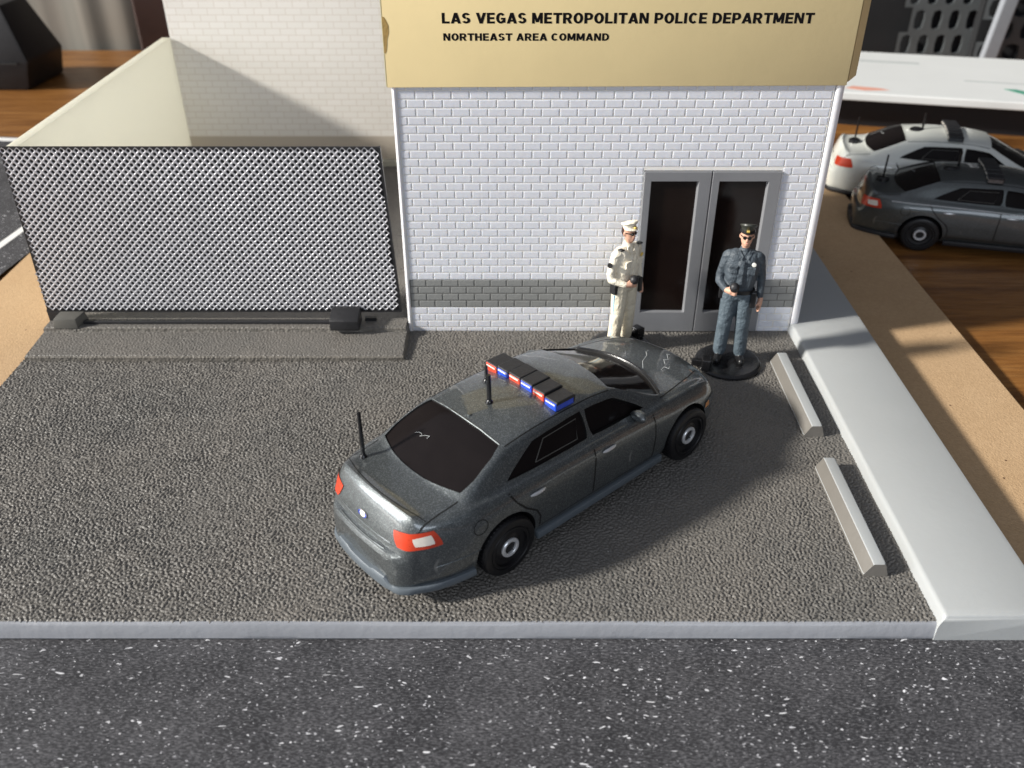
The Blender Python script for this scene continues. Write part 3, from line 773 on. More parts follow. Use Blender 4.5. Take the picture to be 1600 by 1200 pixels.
#      x     0 rocker      1 low        2 mid        3 shoulder    4 belt out   5 belt in    6 rail       7 edge      8 half      9 centre
ST = [
 (0.06, (.80, .40), (.84, .46), (.86, .58), (.85, .72), (.80, .84), (.76, .87), (.68, .89), (.58, .90), (.3, .91), (0, .91)),
 (0.10, (.90, .39), (.95, .46), (.97, .60), (.96, .84), (.92, .92), (.88, .95), (.80, .965), (.70, .975), (.35, .98), (0, .98)),
 (0.19, (1.00, .39), (1.05, .47), (1.07, .66), (1.06, .91), (1.01, .965), (.97, .985), (.89, .995), (.78, 1.0), (.4, 1.01), (0, 1.01)),
 (0.25, (1.04, .39), (1.10, .48), (1.12, .70), (1.10, 1.0), (1.04, 1.12), (.99, 1.16), (.92, 1.19), (.80, 1.21), (.42, 1.22), (0, 1.22)),
 (0.33, (1.08, .39), (1.14, .48), (1.16, .74), (1.14, 1.08), (1.07, 1.25), (1.02, 1.31), (.94, 1.35), (.83, 1.37), (.43, 1.39), (0, 1.40)),
 (0.40, (1.11, .39), (1.17, .49), (1.19, .76), (1.17, 1.12), (1.10, 1.33), (1.04, 1.41), (.97, 1.46), (.86, 1.49), (.44, 1.52), (0, 1.53)),
 (0.50, (1.15, .39), (1.20, .50), (1.23, .80), (1.21, 1.17), (1.13, 1.39), (1.06, 1.48), (1.0, 1.53), (.88, 1.57), (.45, 1.605), (0, 1.615)),
 (0.70, (1.19, .38), (1.25, .52), (1.27, .84), (1.25, 1.2), (1.17, 1.42), (1.09, 1.485), (1.02, 1.51), (.9, 1.535), (.45, 1.56), (0, 1.57)),
 (1.22, (1.23, .37), (1.29, .52), (1.32, .9), (1.30, 1.24), (1.20, 1.45), (1.12, 1.51), (1.03, 1.54), (.92, 1.57), (.46, 1.60), (0, 1.61)),
 (1.35, (1.23, .37), (1.29, .52), (1.32, .9), (1.30, 1.25), (1.20, 1.46), (1.12, 1.52), (1.02, 1.60), (.91, 1.63), (.46, 1.67), (0, 1.68)),
 (2.00, (1.24, .36), (1.30, .52), (1.325, .9), (1.31, 1.25), (1.22, 1.455), (1.14, 1.50), (.97, 1.86), (.86, 1.92), (.44, 1.98), (0, 2.00)),
 (2.20, (1.24, .36), (1.30, .52), (1.325, .9), (1.31, 1.25), (1.22, 1.455), (1.15, 1.50), (.95, 1.91), (.84, 1.98), (.43, 2.04), (0, 2.06)),
 (3.10, (1.24, .36), (1.30, .52), (1.325, .9), (1.31, 1.24), (1.23, 1.44), (1.16, 1.48), (.93, 1.97), (.80, 2.06), (.42, 2.13), (0, 2.15)),
 (3.90, (1.24, .36), (1.30, .52), (1.325, .9), (1.31, 1.22), (1.23, 1.42), (1.16, 1.46), (.92, 1.96), (.79, 2.05), (.41, 2.13), (0, 2.15)),
 (4.45, (1.24, .36), (1.30, .52), (1.32, .9), (1.30, 1.21), (1.23, 1.40), (1.16, 1.44), (.93, 1.87), (.80, 1.97), (.41, 2.06), (0, 2.08)),
 (4.60, (1.24, .36), (1.30, .52), (1.32, .9), (1.30, 1.20), (1.23, 1.39), (1.16, 1.43), (.94, 1.81), (.82, 1.91), (.42, 2.00), (0, 2.02)),
 (5.35, (1.24, .36), (1.30, .52), (1.32, .89), (1.30, 1.18), (1.22, 1.36), (1.15, 1.40), (1.06, 1.47), (.93, 1.50), (.47, 1.54), (0, 1.555)),
 (5.50, (1.24, .36), (1.30, .52), (1.32, .88), (1.30, 1.17), (1.21, 1.34), (1.14, 1.37), (1.06, 1.40), (.94, 1.43), (.47, 1.46), (0, 1.47)),
 (6.10, (1.23, .36), (1.29, .52), (1.31, .86), (1.28, 1.13), (1.18, 1.27), (1.10, 1.30), (1.02, 1.325), (.90, 1.34), (.46, 1.37), (0, 1.38)),
 (6.60, (1.21, .36), (1.26, .50), (1.28, .82), (1.24, 1.06), (1.12, 1.18), (1.04, 1.20), (.96, 1.22), (.85, 1.24), (.44, 1.27), (0, 1.28)),
 (6.85, (1.15, .36), (1.19, .48), (1.21, .76), (1.16, .97), (1.05, 1.07), (.98, 1.09), (.90, 1.11), (.80, 1.13), (.42, 1.16), (0, 1.17)),
 (7.00, (1.06, .37), (1.10, .46), (1.12, .70), (1.07, .86), (.97, .93), (.90, .95), (.82, .96), (.73, .98), (.38, 1.0), (0, 1.01)),
 (7.09, (.94, .39), (.98, .46), (1.0, .64), (.95, .74), (.86, .79), (.80, .80), (.72, .81), (.64, .82), (.33, .83), (0, .83)),
]
ST2 = []
for s_ in ST:
    x = s_[0]
    f = pchip([0, .35, .6, 1.0, 1.6, 9], [.87, .87, .91, .965, 1, 1], x)
    nx = pchip([.06, .25, .5, .7, 1.0, 9], [.22, .37, .57, .74, 1.01, 9.0], x)
    lift = pchip([0, 4.9, 5.5, 6.6, 7.2], [0, 0, .03, .06, .03], x)
    ST2.append((nx,) + tuple((p[0] * f, p[1] + (lift if k > 3 else 0)) for k, p in enumerate(s_[1:])))
ST = ST2
BOW = ([-.2, .1, .5, 1.3, 2.2, 3.0, 4.0, 4.5, 5.5, 6.2, 7.2], [-.17, -.17, -.18, -.19, -.08, -.02, .03, .08, .34, .30, .24])
def bow(x, y): return pchip(BOW[0], BOW[1], x) * max(0, 1 - (y / 1.3) ** 2)
xs_ = [s[0] for s in ST]
def section(x, sub=4):
    pts = [(pchip(xs_, [s[1 + k][0] for s in ST], x), pchip(xs_, [s[1 + k][1] for s in ST], x)) for k in range(10)]
    # soft catmull through the points, param per point
    out = []
    for k in range(9):
        p0 = pts[max(k - 1, 0)]; p1 = pts[k]; p2 = pts[k + 1]; p3 = pts[min(k + 2, 9)] if k < 8 else (-pts[8][0], pts[8][1])
        for j in range(sub):
            t = j / sub
            q = []
            for c in (0, 1):
                q.append(.5 * (2 * p1[c] + (p2[c] - p0[c]) * t + (2 * p0[c] - 5 * p1[c] + 4 * p2[c] - p3[c]) * t * t + (3 * p1[c] - p0[c] - 3 * p2[c] + p3[c]) * t ** 3) * 1.0)
            l = (p1[0] + (p2[0] - p1[0]) * t, p1[1] + (p2[1] - p1[1]) * t)
            q = (q[0] * .5 + l[0] * .5, q[1] * .5 + l[1] * .5)
            out.append(q)
    out.append(pts[9]); return out
def body_mesh():
    st = []
    for a, c in zip(xs_[:-1], xs_[1:]):
        k = max(2, int((c - a) / .06) + 1)
        st += [a + (c - a) * i / k for i in range(k)]
    st.append(xs_[-1])
    vs = []; n = None
    for x in st:
        s = section(x)
        full = [(y, z) for y, z in s] + [(-y, z) for y, z in s[-2::-1]]
        n = len(full)
        for y, z in full: vs.append((x + bow(x, y), y, z))
    fs = []
    for i in range(len(st) - 1):
        for k in range(n - 1): fs.append((i * n + k, i * n + k + 1, (i + 1) * n + k + 1, (i + 1) * n + k))
        fs.append((i * n + n - 1, i * n, (i + 1) * n, (i + 1) * n + n - 1))
    # end caps as strips between mirrored points
    for base in (0, (len(st) - 1) * n):
        for k in range(n // 2): fs.append((base + k, base + k + 1, base + n - 2 - k, base + n - 1 - k))
    fs = [tuple(dict.fromkeys(f)) for f in fs]
    b = MB(); b.add(vs, [f for f in fs if len(f) > 2]); return b

def build_car():
    root = thing('toy_police_car', 'x', 'toy car')
    body = body_mesh().build('body', ['paint', 'seam'], root, True)
    me = body.data
    bvh = BVHTree.FromPolygons([v.co.copy() for v in me.vertices], [tuple(p.vertices) for p in me.polygons])
    dirs = {'top': Vector((0, 0, -1)), 'left': Vector((0, -1, 0)), 'right': Vector((0, 1, 0)), 'rear': Vector((1, 0, 0)), 'front': Vector((-1, 0, 0)),
            'rr': Vector((.75, .66, 0)).normalized(), 'rl': Vector((.75, -.66, 0)).normalized(), 'fr': Vector((-.7, .7, 0)).normalized(), 'fl': Vector((-.7, -.7, 0)).normalized()}
    def hit(view, a, c):
        d = dirs[view]
        if view == 'top': o_ = Vector((a, c, 5))
        elif view in ('left', 'right'): o_ = Vector((a, -d.y * 5, c))
        elif view in ('rear', 'front'): o_ = Vector((-d.x * 20, a, c))
        else:
            side = Vector((-d.y, d.x, 0)); ctr = Vector({'rr': (.45, -1.0, 0), 'rl': (.45, 1.0, 0), 'fr': (6.7, -1.05, 0), 'fl': (6.7, 1.05, 0)}[view])
            o_ = ctr + side * a - d * 6; o_.z = c
        h, nrm, *_ = bvh.ray_cast(o_, d)
        if h is None: return None
        if nrm.dot(d) > 0: nrm = -nrm
        return h, nrm
    def loop_grid(view, quad, nu, nv):
        """quad: function (u,v)->(a,c)"""
        g = []
        for j in range(nv + 1):
            r_ = []
            for i in range(nu + 1):
                h = hit(view, *quad(i / nu, j / nv)); r_.append(h)
            g.append(r_)
        last = None
        for r_ in g:
            for i in range(len(r_)):
                if r_[i] is None: r_[i] = last
                else: last = r_[i]
        return g
    def patch(view, quad, off, nu=14, nv=8, name='p', m_='glass', parent=root, build=True):
        g = loop_grid(view, quad, nu, nv); b = MB()
        vs = [h + nrm * off for r_ in g for h, nrm in r_]
        w = nu + 1
        b.add(vs, [(j * w + i, j * w + i + 1, (j + 1) * w + i + 1, (j + 1) * w + i) for j in range(nv) for i in range(nu)])
        return b.build(name, m_, parent, True, fixn=False) if build else b
    cutter = MB()
    def slab(view, quad, lo, hi, nu=14, nv=8, target=None, mi=1):
        g = loop_grid(view, quad, nu, nv); w = nu + 1; Lh = w * (nv + 1)
        d = dirs[view]
        vs = [h + nrm * hi for r_ in g for h, nrm in r_] + [h + nrm * lo for r_ in g for h, nrm in r_]
        fs = [(j * w + i, j * w + i + 1, (j + 1) * w + i + 1, (j + 1) * w + i) for j in range(nv) for i in range(nu)]
        fs += [tuple(Lh + q for q in f[::-1]) for f in fs]
        ed = [i for i in range(w)] + [j * w + nu for j in range(1, nv + 1)] + [nv * w + i for i in range(nu - 1, -1, -1)] + [j * w for j in range(nv - 1, 0, -1)]
        for q in range(len(ed)):
            a, c = ed[q], ed[(q + 1) % len(ed)]; fs.append((a, Lh + a, Lh + c, c))
        (target or cutter).add(vs, fs, mi)
    # rounded four-sided outline from four corner points and bulges
    def Q(p00, p10, p11, p01, bu=(0, 0), bv=(0, 0), round_=.0):
        def f(u, v):
            # slightly rounded corners
            if round_:
                cu = (abs(2 * u - 1)) ; cv = (abs(2 * v - 1))
                k = 1 - round_ * max(0, cu + cv - 1.45) * 1.0
                u = .5 + (u - .5) * k; v = .5 + (v - .5) * k
            x = (p00[0] * (1 - u) + p10[0] * u) * (1 - v) + (p01[0] * (1 - u) + p11[0] * u) * v
            y = (p00[1] * (1 - u) + p10[1] * u) * (1 - v) + (p01[1] * (1 - u) + p11[1] * u) * v
            q = 4 * u * (1 - u); w = 4 * v * (1 - v)
            x += (bu[0] * (1 - v) + bu[1] * v) * q; y += (bv[0] * (1 - u) + bv[1] * u) * w
            return x, y
        return f
    # screens (seen from above: a = x, c = y)
    rearw = Q((1.25, -.99), (1.25, .99), (2.14, .85), (2.14, -.85), bu=(-.19, -.06), round_=.10)
    fronw = Q((5.52, -1.05), (5.52, 1.05), (4.44, .80), (4.44, -.80), bu=(.33, .06), round_=.06)
    slab('top', rearw, -.03, .2, 22, 14)
    slab('top', fronw, -.03, .2, 24, 14)
    # side windows (a = x, c = z)
    def sideq(kind):
        if kind == 'rear': return Q((1.93, 1.545), (3.70, 1.510), (3.69, 1.945), (2.62, 1.905), bv=(0, 0), bu=(0, .015), round_=.08)
        if kind == 'front': return Q((3.76, 1.505), (5.06, 1.465), (4.42, 1.86), (3.75, 1.94), bu=(0, .03), round_=.10)
        if kind == 'quarter': return Q((1.70, 1.535), (2.0, 1.53), (2.56, 1.88), (2.40, 1.84), round_=.0)
    for side in ('left', 'right'):
        slab(side, sideq('rear'), -.05, .25, 20, 8)
        slab(side, sideq('front'), -.14 if side == 'right' else -.05, .25, 20, 8)
    # wheel arches
    for ax_ in (1.83, 6.06):
        for s in (-1, 1):
            cutter.lathe([(.001, 0), (.578, 0), (.578, .62), (.001, .62)], (ax_, s * .86, .53), 'y', 36, 1, s)
    # grooves for the panel gaps
    def groove(view, pts, w=.016, depth=.02):
        for (p, q) in zip(pts[:-1], pts[1:]):
            dx_, dy_ = q[0] - p[0], q[1] - p[1]; l = math.hypot(dx_, dy_); nx_, ny_ = -dy_ / l * w, dx_ / l * w
            ex, ey = dx_ / l * w * .5, dy_ / l * w * .5
            lines.append((view, Q((p[0] - ex + nx_, p[1] - ey + ny_), (q[0] + ex + nx_, q[1] + ey + ny_), (q[0] + ex - nx_, q[1] + ey - ny_), (p[0] - ex - nx_, p[1] - ey - ny_)), max(1, int(l / .06))))
    lines = []
    for side in ('left', 'right'):
        groove(side, [(3.70, 1.42), (3.70, 1.2), (3.685, .9), (3.69, .5)])            # between doors
        groove(side, [(5.12, 1.40), (5.16, 1.2), (5.18, .9), (5.16, .46)])           # front of the front door
        groove(side, [(1.92, 1.42), (2.02, 1.25), (2.2, 1.05), (2.42, .88), (2.50, .72), (2.50, .5)])  # rear edge of rear door
        groove(side, [(2.50, .5), (3.69, .5), (5.16, .47)], .008)
    groove('top', [(.60 - .17 * (1 - (q / 8) ** 2), .96 * q / 8) for q in range(-8, 9)], .008)
    for sg in (-1, 1): groove('top', [(2.16, sg * .875), (2.7, sg * .865), (3.4, sg * .855), (4.0, sg * .85), (4.42, sg * .845)], .009)
    groove('top', [(.44, -.98), (.62, -.99), (.85, -.98), (1.16, -.99)], .010)
    groove('top', [(.44, .98), (.62, .99), (.85, .98), (1.16, .99)], .010)
    groove('top', [(5.5, -1.08), (6.0, -1.0), (6.5, -.9), (6.85, -.78)], .010)
    groove('top', [(5.5, 1.08), (6.0, 1.0), (6.5, .9), (6.85, .78)], .010)
    # fuel flap ring
    # boolean
    cut = cutter.build('cut', ['paint', 'seam'])
    mod = body.modifiers.new('b', 'BOOLEAN'); mod.object = cut; mod.operation = 'DIFFERENCE'; mod.solver = 'EXACT'; mod.use_self = True
    dg = bpy.context.evaluated_depsgraph_get(); dg.update()
    nm = bpy.data.meshes.new_from_object(body.evaluated_get(dg)); nm.name = 'body'
    body.modifiers.clear(); old = body.data; body.data = nm; bpy.data.meshes.remove(old)
    cm = cut.data; bpy.data.objects.remove(cut); bpy.data.meshes.remove(cm)
    # ribbons for the panel gaps join the body mesh
    bm = bmesh.new(); bm.from_mesh(body.data)
    for view, q, k in lines:
        g = loop_grid(view, q, k, 1)
        rows = [[bm.verts.new(h + nrm * .0025) for h, nrm in r_] for r_ in g]
        for i in range(k):
            f = bm.faces.new((rows[0][i], rows[0][i + 1], rows[1][i + 1], rows[1][i])); f.material_index = 1
    # fuel flap: thin ring on the right rear wing
    def ring(view, cx, cz, r0, r1, off, mi, n=28):
        A = []; B_ = []
        for k in range(n):
            t = 2 * math.pi * k / n
            h1 = hit(view, cx + r0 * math.cos(t), cz + r0 * math.sin(t)); h2 = hit(view, cx + r1 * math.cos(t), cz + r1 * math.sin(t))
            A.append(bm.verts.new(h1[0] + h1[1] * off)); B_.append(bm.verts.new(h2[0] + h2[1] * off))
        for k in range(n):
            f = bm.faces.new((A[k], A[(k + 1) % n], B_[(k + 1) % n], B_[k])); f.material_index = mi
    ring('right', 1.33, 1.17, .115, .130, .003, 1)
    ring('right', 1.33, 1.17, .130, .142, .006, 0)
    bm.to_mesh(body.data); bm.free()
    body.data.shade_smooth(); body.data.set_sharp_from_angle(angle=R(32))
    # glass
    patch('top', rearw, -.024, 22, 14, 'rear_window', 'glass')
    wsn = patch('top', fronw, -.024, 24, 14, 'windshield', 'screen')
    for side in ('left', 'right'):
        w = patch(side, sideq('rear'), -.040, 18, 8, 'side_window', 'glass')
        w2 = patch(side, sideq('front'), -.13 if side == 'right' else -.04, 18, 8, 'side_window', 'glass')  # deep right-hand one is a black sheet painting the dark open interior
        # inner pane frame of the rear door window
        b = MB(); q = sideq('rear'); P_ = []
        for (u, v) in [(.34, .14), (.88, .14), (.90, .80), (.30, .80), (.34, .14)]:
            h, nrm = hit(side, *q(u, v)); P_.append(h - nrm * .034)
        b.tube(P_, .008, 6); b.build('pane_trim', 'blockgrey', w, True)
    # black cowl strip at the windscreen foot and dark gasket round the rear screen
    b = MB()
    for k in range(25):
        y = -1.06 + 2.12 * k / 24
    pts = []
    for k in range(33):
        u = k / 32; x, y = fronw(u, -.0); h, nrm = hit('top', x + .03, y); pts.append(h + nrm * .004)
    b.tube(pts, [.006] + [.028] * 31 + [.006], 6); b.build('cowl_strip', 'blackplastic', wsn, True)
    b = MB(); pts = []
    for k in range(33):
        u = k / 32; x, y = rearw(u, 1.0); h, nrm = hit('top', x + .012, y); pts.append(h + nrm * .002)
    b.tube(pts, .012, 6); b.build('roof_rim', 'chrome_rim', root, True) if 'chrome_rim' in M else b.build('roof_rim', 'paintgrey', root, True)
    # rear lamps: red body wrapping the corner, pale middle
    for vw, s in (('rr', 1), ('rl', -1)):
        # side coordinate grows towards +side; for rr the rear end is ...
        red = Q((-.34, 1.14), (.34, 1.10), (.40, 1.34), (-.20, 1.40), bu=(.0, .0), round_=.12)
        t = patch(vw, (lambda f, s=s: (lambda u, v: (s * f(u, v)[0], f(u, v)[1])))(red), .012, 14, 6, 'tail_light', 'redlens')
        wh = Q((-.22, 1.19), (.06, 1.17), (.10, 1.30), (-.16, 1.34), round_=.12)
        patch(vw, (lambda f, s=s: (lambda u, v: (s * f(u, v)[0], f(u, v)[1])))(wh), .018, 8, 4, 'reversing_lens', 'whitelens', t)
        t['label'] = 'red tail light with pale centre on the rear corner'
    # number plate recess lines, badge and lower trim bar on the boot lid
    b = patch('rear', Q((-.22, 1.19), (.24, 1.19), (.24, 1.245), (-.22, 1.245)), .006, 6, 1, 'x', 'chassis', None, False)
    bd = MB(); c0 = hit('rear', .04, 1.215)
    vs = []; n = 24
    for k in range(n):
        t = 2 * math.pi * k / n
        h = hit('rear', .02 + .105 * math.cos(t), 1.245 + .045 * math.sin(t)); vs.append(h[0] + h[1] * .016)
    h = hit('rear', .02, 1.245); vs.append(h[0] + h[1] * .022)
    bd.add(vs, [(k, (k + 1) % n, n) for k in range(n)])
    badge = bd.build('badge', 'whitelens', root, True, fixn=False)
    bd = MB()
    for s in (-1, 1):
        pp = []
        for k in range(7):
            t = math.pi / 2 + s * (math.pi / 2) + (k - 3) * .32
            h = hit('rear', .02 + .092 * math.cos(t), 1.245 + .034 * math.sin(t)); pp.append(h[0] + h[1] * .022)
        bd = MB(); bd.tube(pp, .010, 5); bd.build('badge_arc', 'bluelens', badge, True)
    lt = MB()
    for zz, y0, y1 in ((1.10, -.62, .62), (.99, -.55, .55)):
        pp = []
        for k in range(15):
            h = hit('rear', y0 + (y1 - y0) * k / 14, zz); pp.append(h[0] + h[1] * .0)
        lt.tube(pp, .012, 6)
    lt.build('boot_crease', 'paintgrey', root, True)
    # front lamps and grille
    for vw, s in (('fr', -1), ('fl', 1)):
        f = Q((-.30, .80), (.30, .80), (.26, .93), (-.22, .96), round_=.1)
        hl = patch(vw, (lambda f, s=s: (lambda u, v: (s * f(u, v)[0], f(u, v)[1])))(f), .01, 10, 4, 'headlight', 'lens_dark')
        f = Q((.14, .84), (.27, .84), (.24, .93), (.14, .94), round_=.1)
        patch(vw, (lambda f, s=s: (lambda u, v: (-s * f(u, v)[0], f(u, v)[1])))(f), .018, 4, 4, 'indicator', 'amber', hl)
    patch('front', Q((-.5, .50), (.5, .50), (.55, .76), (-.55, .76), round_=.15), .008, 12, 5, 'grille', 'seam')
    # sill, rear valance: slate plastic base
    b = MB(); ringo = []
    def outline(grow):
        r_ = []
        zt = .42
        for x in [.05, .08, .12, .19, .25, .33, .40, .50, .70, .95, 1.20]: r_.append((x, 'R'))
        return r_
    def edge(x, s, grow, zz):
        yy = pchip(xs_, [q[1][0] for q in ST], max(x, .22)) + grow
        return Vector((x + bow(x, yy) - 0, s * yy, zz))
    xs_r = [1.24, 1.1, .9, .7, .57, .48, .42, .37, .33, .29, .26]
    path = [edge(x, -1, .045 if x > .3 else .03, 0) for x in xs_r]
    yend = path[-1].y
    mid = []
    for k in range(1, 20):
        t = k / 20; y = yend * (1 - 2 * t); mid.append(Vector((.24 + bow(.2, y), y, 0)))
    full = path + mid + [Vector((p.x, -p.y, 0)) for p in path[::-1]]
    prof = [(-.10, .27), (.0, .27), (.03, .285), (.045, .32), (.04, .385), (.02, .41), (-.10, .42)]
    vs = []; n = len(prof)
    for i, p in enumerate(full):
        d = (full[min(i + 1, len(full) - 1)] - full[max(i - 1, 0)]).normalized(); out = Vector((d.y, -d.x, 0))
        if out.dot(p - Vector((1.8, 0, 0))) < 0: out = -out
        # raised middle section with a step
        yy = abs(p.y); up = .0
        if p.x < .3 and yy < .62: up = .05
        if p.x < .3 and .30 < yy < .62: up = .09
        for o_, z in prof: vs.append(p + out * (o_ + (.012 if up else 0)) + Vector((0, 0, z + (up if z > .3 else 0))))
    b.add(vs, [(i * n + j, i * n + j + 1, (i + 1) * n + j + 1, (i + 1) * n + j) for i in range(len(full) - 1) for j in range(n - 1)] + [tuple(range(n)), tuple((len(full) - 1) * n + j for j in range(n))])
    for s in (-1, 1):
        b.box((2.46, s * 1.27 - .05, .24), (5.43, s * 1.27 + .05, .385), bev=.025)
    b.box((1.0, -1.0, .22), (6.7, 1.0, .37))
    b.prism([(6.68, -1.16), (6.95, -1.08), (7.15, -.8), (7.30, -.3), (7.30, .3), (7.15, .8), (6.95, 1.08), (6.68, 1.16)], .24, .38)
    b.build('chassis', 'chassis', root, True)
    # wheels
    for ax_ in (1.83, 6.06):
        for s in (-1, 1):
            w = MB()
            w.lathe([(.18, -.30), (.50, -.30), (.525, -.27), (.53, -.05), (.515, -.012), (.49, .0), (.41, .0), (.40, -.018), (.385, -.018), (.375, 0), (.345, .0), (.335, -.05), (.25, -.06), (.20, -.03), (.17, -.03)], (0, 0, 0), 'y', 44, 0, 1)
            # tread blocks
            for k in range(44):
                t = 2 * math.pi * k / 44; c_, s_ = math.cos(t), math.sin(t)
                P_ = lambda r_, h, dt: (r_ * math.cos(t + dt), h, r_ * math.sin(t + dt))
                w.add([P_(.522, -.24, -.03), P_(.522, -.24, .03), P_(.522, -.06, .03), P_(.522, -.06, -.03), P_(.538, -.23, -.025), P_(.538, -.23, .025), P_(.538, -.07, .025), P_(.538, -.07, -.025)],
                      [(4, 5, 6, 7), (0, 1, 5, 4), (1, 2, 6, 5), (2, 3, 7, 6), (3, 0, 4, 7)])
            wh = bpy.data.objects.new('wheel', None); COL.objects.link(wh); wh.parent = root; wh.location = (ax_, s * 1.385, .515); wh.empty_display_size = .2
            wh.rotation_euler = (0, 0, 0 if s > 0 else math.pi)
            for q in range(len(w.v)): w.v[q] = (w.v[q][0] * .955, w.v[q][1], w.v[q][2] * .955)
            w.build('tyre', 'rubber', wh, True)
            w = MB(); w.lathe([(.10, -.06), (.105, -.008), (.12, .004), (.155, .004), (.168, -.01), (.17, -.06)], (0, 0, 0), 'y', 28)
            w.build('hub_ring', 'chrome', wh, True)
            w = MB(); w.lathe([(.0, -.035), (.102, -.035)], (0, 0, 0), 'y', 20)
            for k in range(5):
                t = 2 * math.pi * k / 5 + .3; w.tube([(.10 * math.cos(t), -.03, .10 * math.sin(t)), (.125 * math.cos(t), -.01, .125 * math.sin(t))], .014, 5)
            w.build('hub_cap', 'rubber', wh, True)
    # mirrors and handles
    for s in (-1, 1):
        b = MB(); bm = bmesh.new(); bmesh.ops.create_uvsphere(bm, u_segments=16, v_segments=10, radius=1)
        for v in bm.verts: v.co = Vector((v.co.x * .10 - .03 * abs(v.co.y), v.co.y * .16, v.co.z * .095))
        b.bm(bm, 0, Matrix.Translation((4.76, s * 1.27, 1.50)))
        b.tube([(4.84, s * 1.17, 1.44), (4.82, s * 1.27, 1.49)], [.06, .06], 8)
        b.build('wing_mirror', 'paint', root, True)
        vw = 'left' if s > 0 else 'right'
        for hx in (2.28, 3.86):
            b = MB(); pp = []
            for k in range(7):
                h = hit(vw, hx + .30 * k / 6, 1.235); pp.append(h[0] + h[1] * (.012 + .016 * math.sin(math.pi * k / 6)))
            b.tube(pp, [.012, .024, .028, .028, .028, .024, .012], 8); b.build('door_handle', 'chrome', root, True)
        # thin highlight crease under the belt line
        b = MB(); pp = []
        for k in range(50):
            x = .95 + (5.4 - .95) * k / 49
            z_ = pchip([.9, 1.9, 3, 5.4], [1.395, 1.40, 1.385, 1.30], x); h = hit(vw, x, z_); pp.append(h[0] - h[1] * .004)
        b.tube(pp, .014, 6); b.build('belt_crease', 'paint', root, True)
        b = MB(); pp = []
        for k in range(14):
            x = .62 + (1.32 - .62) * k / 13; h = hit(vw, x, .74 + .02 * k / 13); pp.append(h[0] - h[1] * .002)
        b.tube(pp, .012, 6); b.build('bumper_crease', 'paint', root, True)
    # wipers-less screen; little things inside the front screen seen as pale shapes are left as reflections
    # roof light bar
    lb = bpy.data.objects.new('light_bar', None); COL.objects.link(lb); lb.parent = root; lb.location = (3.45, 0, 2.085)
    n6 = 6
    for k in range(n6):
        y1 = .82 - k * 1.68 / n6; y0 = y1 - 1.68 / n6 + .02
        sag = -.035 * abs((y0 + y1) / 2 / .8) ** 2 * 2
        b = MB(); b.box((-.205 + rnd.uniform(-.01, .01), y0, .03 + sag), (.20, y1, .175 + sag + rnd.uniform(-.006, .008)), bev=.018)
        c = b.build('lamp_cell', 'redlens' if k % 2 == 0 else 'bluelens', lb)
        b = MB(); b.box((-.195, y0 - .006, .135 + sag), (.19, y1 + .004, .198 + sag), bev=.016)
        b.box((.17, y0 - .004, .05 + sag), (.208, y1 + .004, .18 + sag), bev=.01); b.build('lamp_cover', 'matteblack', c)
        b = MB(); b.box((-.213, y0 + .03, .128 + sag), (-.196, y1 - .03, .150 + sag)); b.build('highlight_chip', 'whitelens', c)
    b = MB(); b.box((-.13, -.74, -.03), (.15, .74, .05)); b.build('bar_foot', 'matteblack', lb)
    # aerials
    def aerial(x, y, h, r_, lean=(0, 0)):
        hh = hit('top', x, y)[0]
        a = MB(); a.lathe([(.0, .05), (.035, .05), (.05, .03), (.062, .0), (.066, -.03)], tuple(hh), 'z', 18)
        a.tube([hh, hh + Vector((lean[0] * .5, lean[1] * .5, h * .5)), hh + Vector((lean[0], lean[1], h))], [r_, r_ * .95, r_ * .85], 8)
        a.build('aerial', 'blackplastic', root, True)
    aerial(.76, .80, .80, .034, (0.02, .03))
    aerial(2.60, -.02, .50, .036)
    aerial(2.95, .46, .30, .030)
    b = MB(); hh = hit('top', 2.2, -.02)[0]; b.lathe([(.0, .02), (.03, .018), (.04, -.01)], tuple(hh), 'z', 12); b.build('roof_stud', 'paintgrey', root, True)
    # old scratches in the bonnet paint
    for pl in ([(5.95, -.30), (6.15, -.12), (6.38, -.02), (6.5, .10), (6.62, .12)], [(6.42, -.42), (6.55, -.28), (6.62, -.33), (6.80, -.15), (6.86, -.2)], [(6.2, -.52), (6.33, -.47), (6.36, -.56), (6.45, -.5)]):
        b = MB(); pp = []
        for (ax0, ay0), (ax1, ay1) in zip(pl[:-1], pl[1:]):
            for q in range(4):
                h = hit('top', ax0 + (ax1 - ax0) * q / 4, ay0 + (ay1 - ay0) * q / 4); pp.append(h[0] + h[1] * -.002)
        b.tube(pp, .006, 5); b.build('paint_scratch', 'chassis_light', root, True)
    # a curl of fluff stuck to the rear screen
    b = MB(); pp = []
    for k in range(22):
        t = k / 21; h = hit('top', 1.50 + .03 * math.sin(t * 11) + .05 * t, .42 - .28 * t + .035 * math.cos(t * 13)); pp.append(h[0] + h[1] * -.012)
    b.tube(pp, .0035, 5); b.build('dust_fibre', 'chassis_light', root, True)
    return root

car = build_car()
tag(car, 'charcoal toy police car with a red and blue light bar on the grey lot', 'toy car', 'toy police cars')
CAR_A = R(41.9)
car.location = (-2.30, 9.75, 0.0); car.rotation_euler = (0, 0, CAR_A)

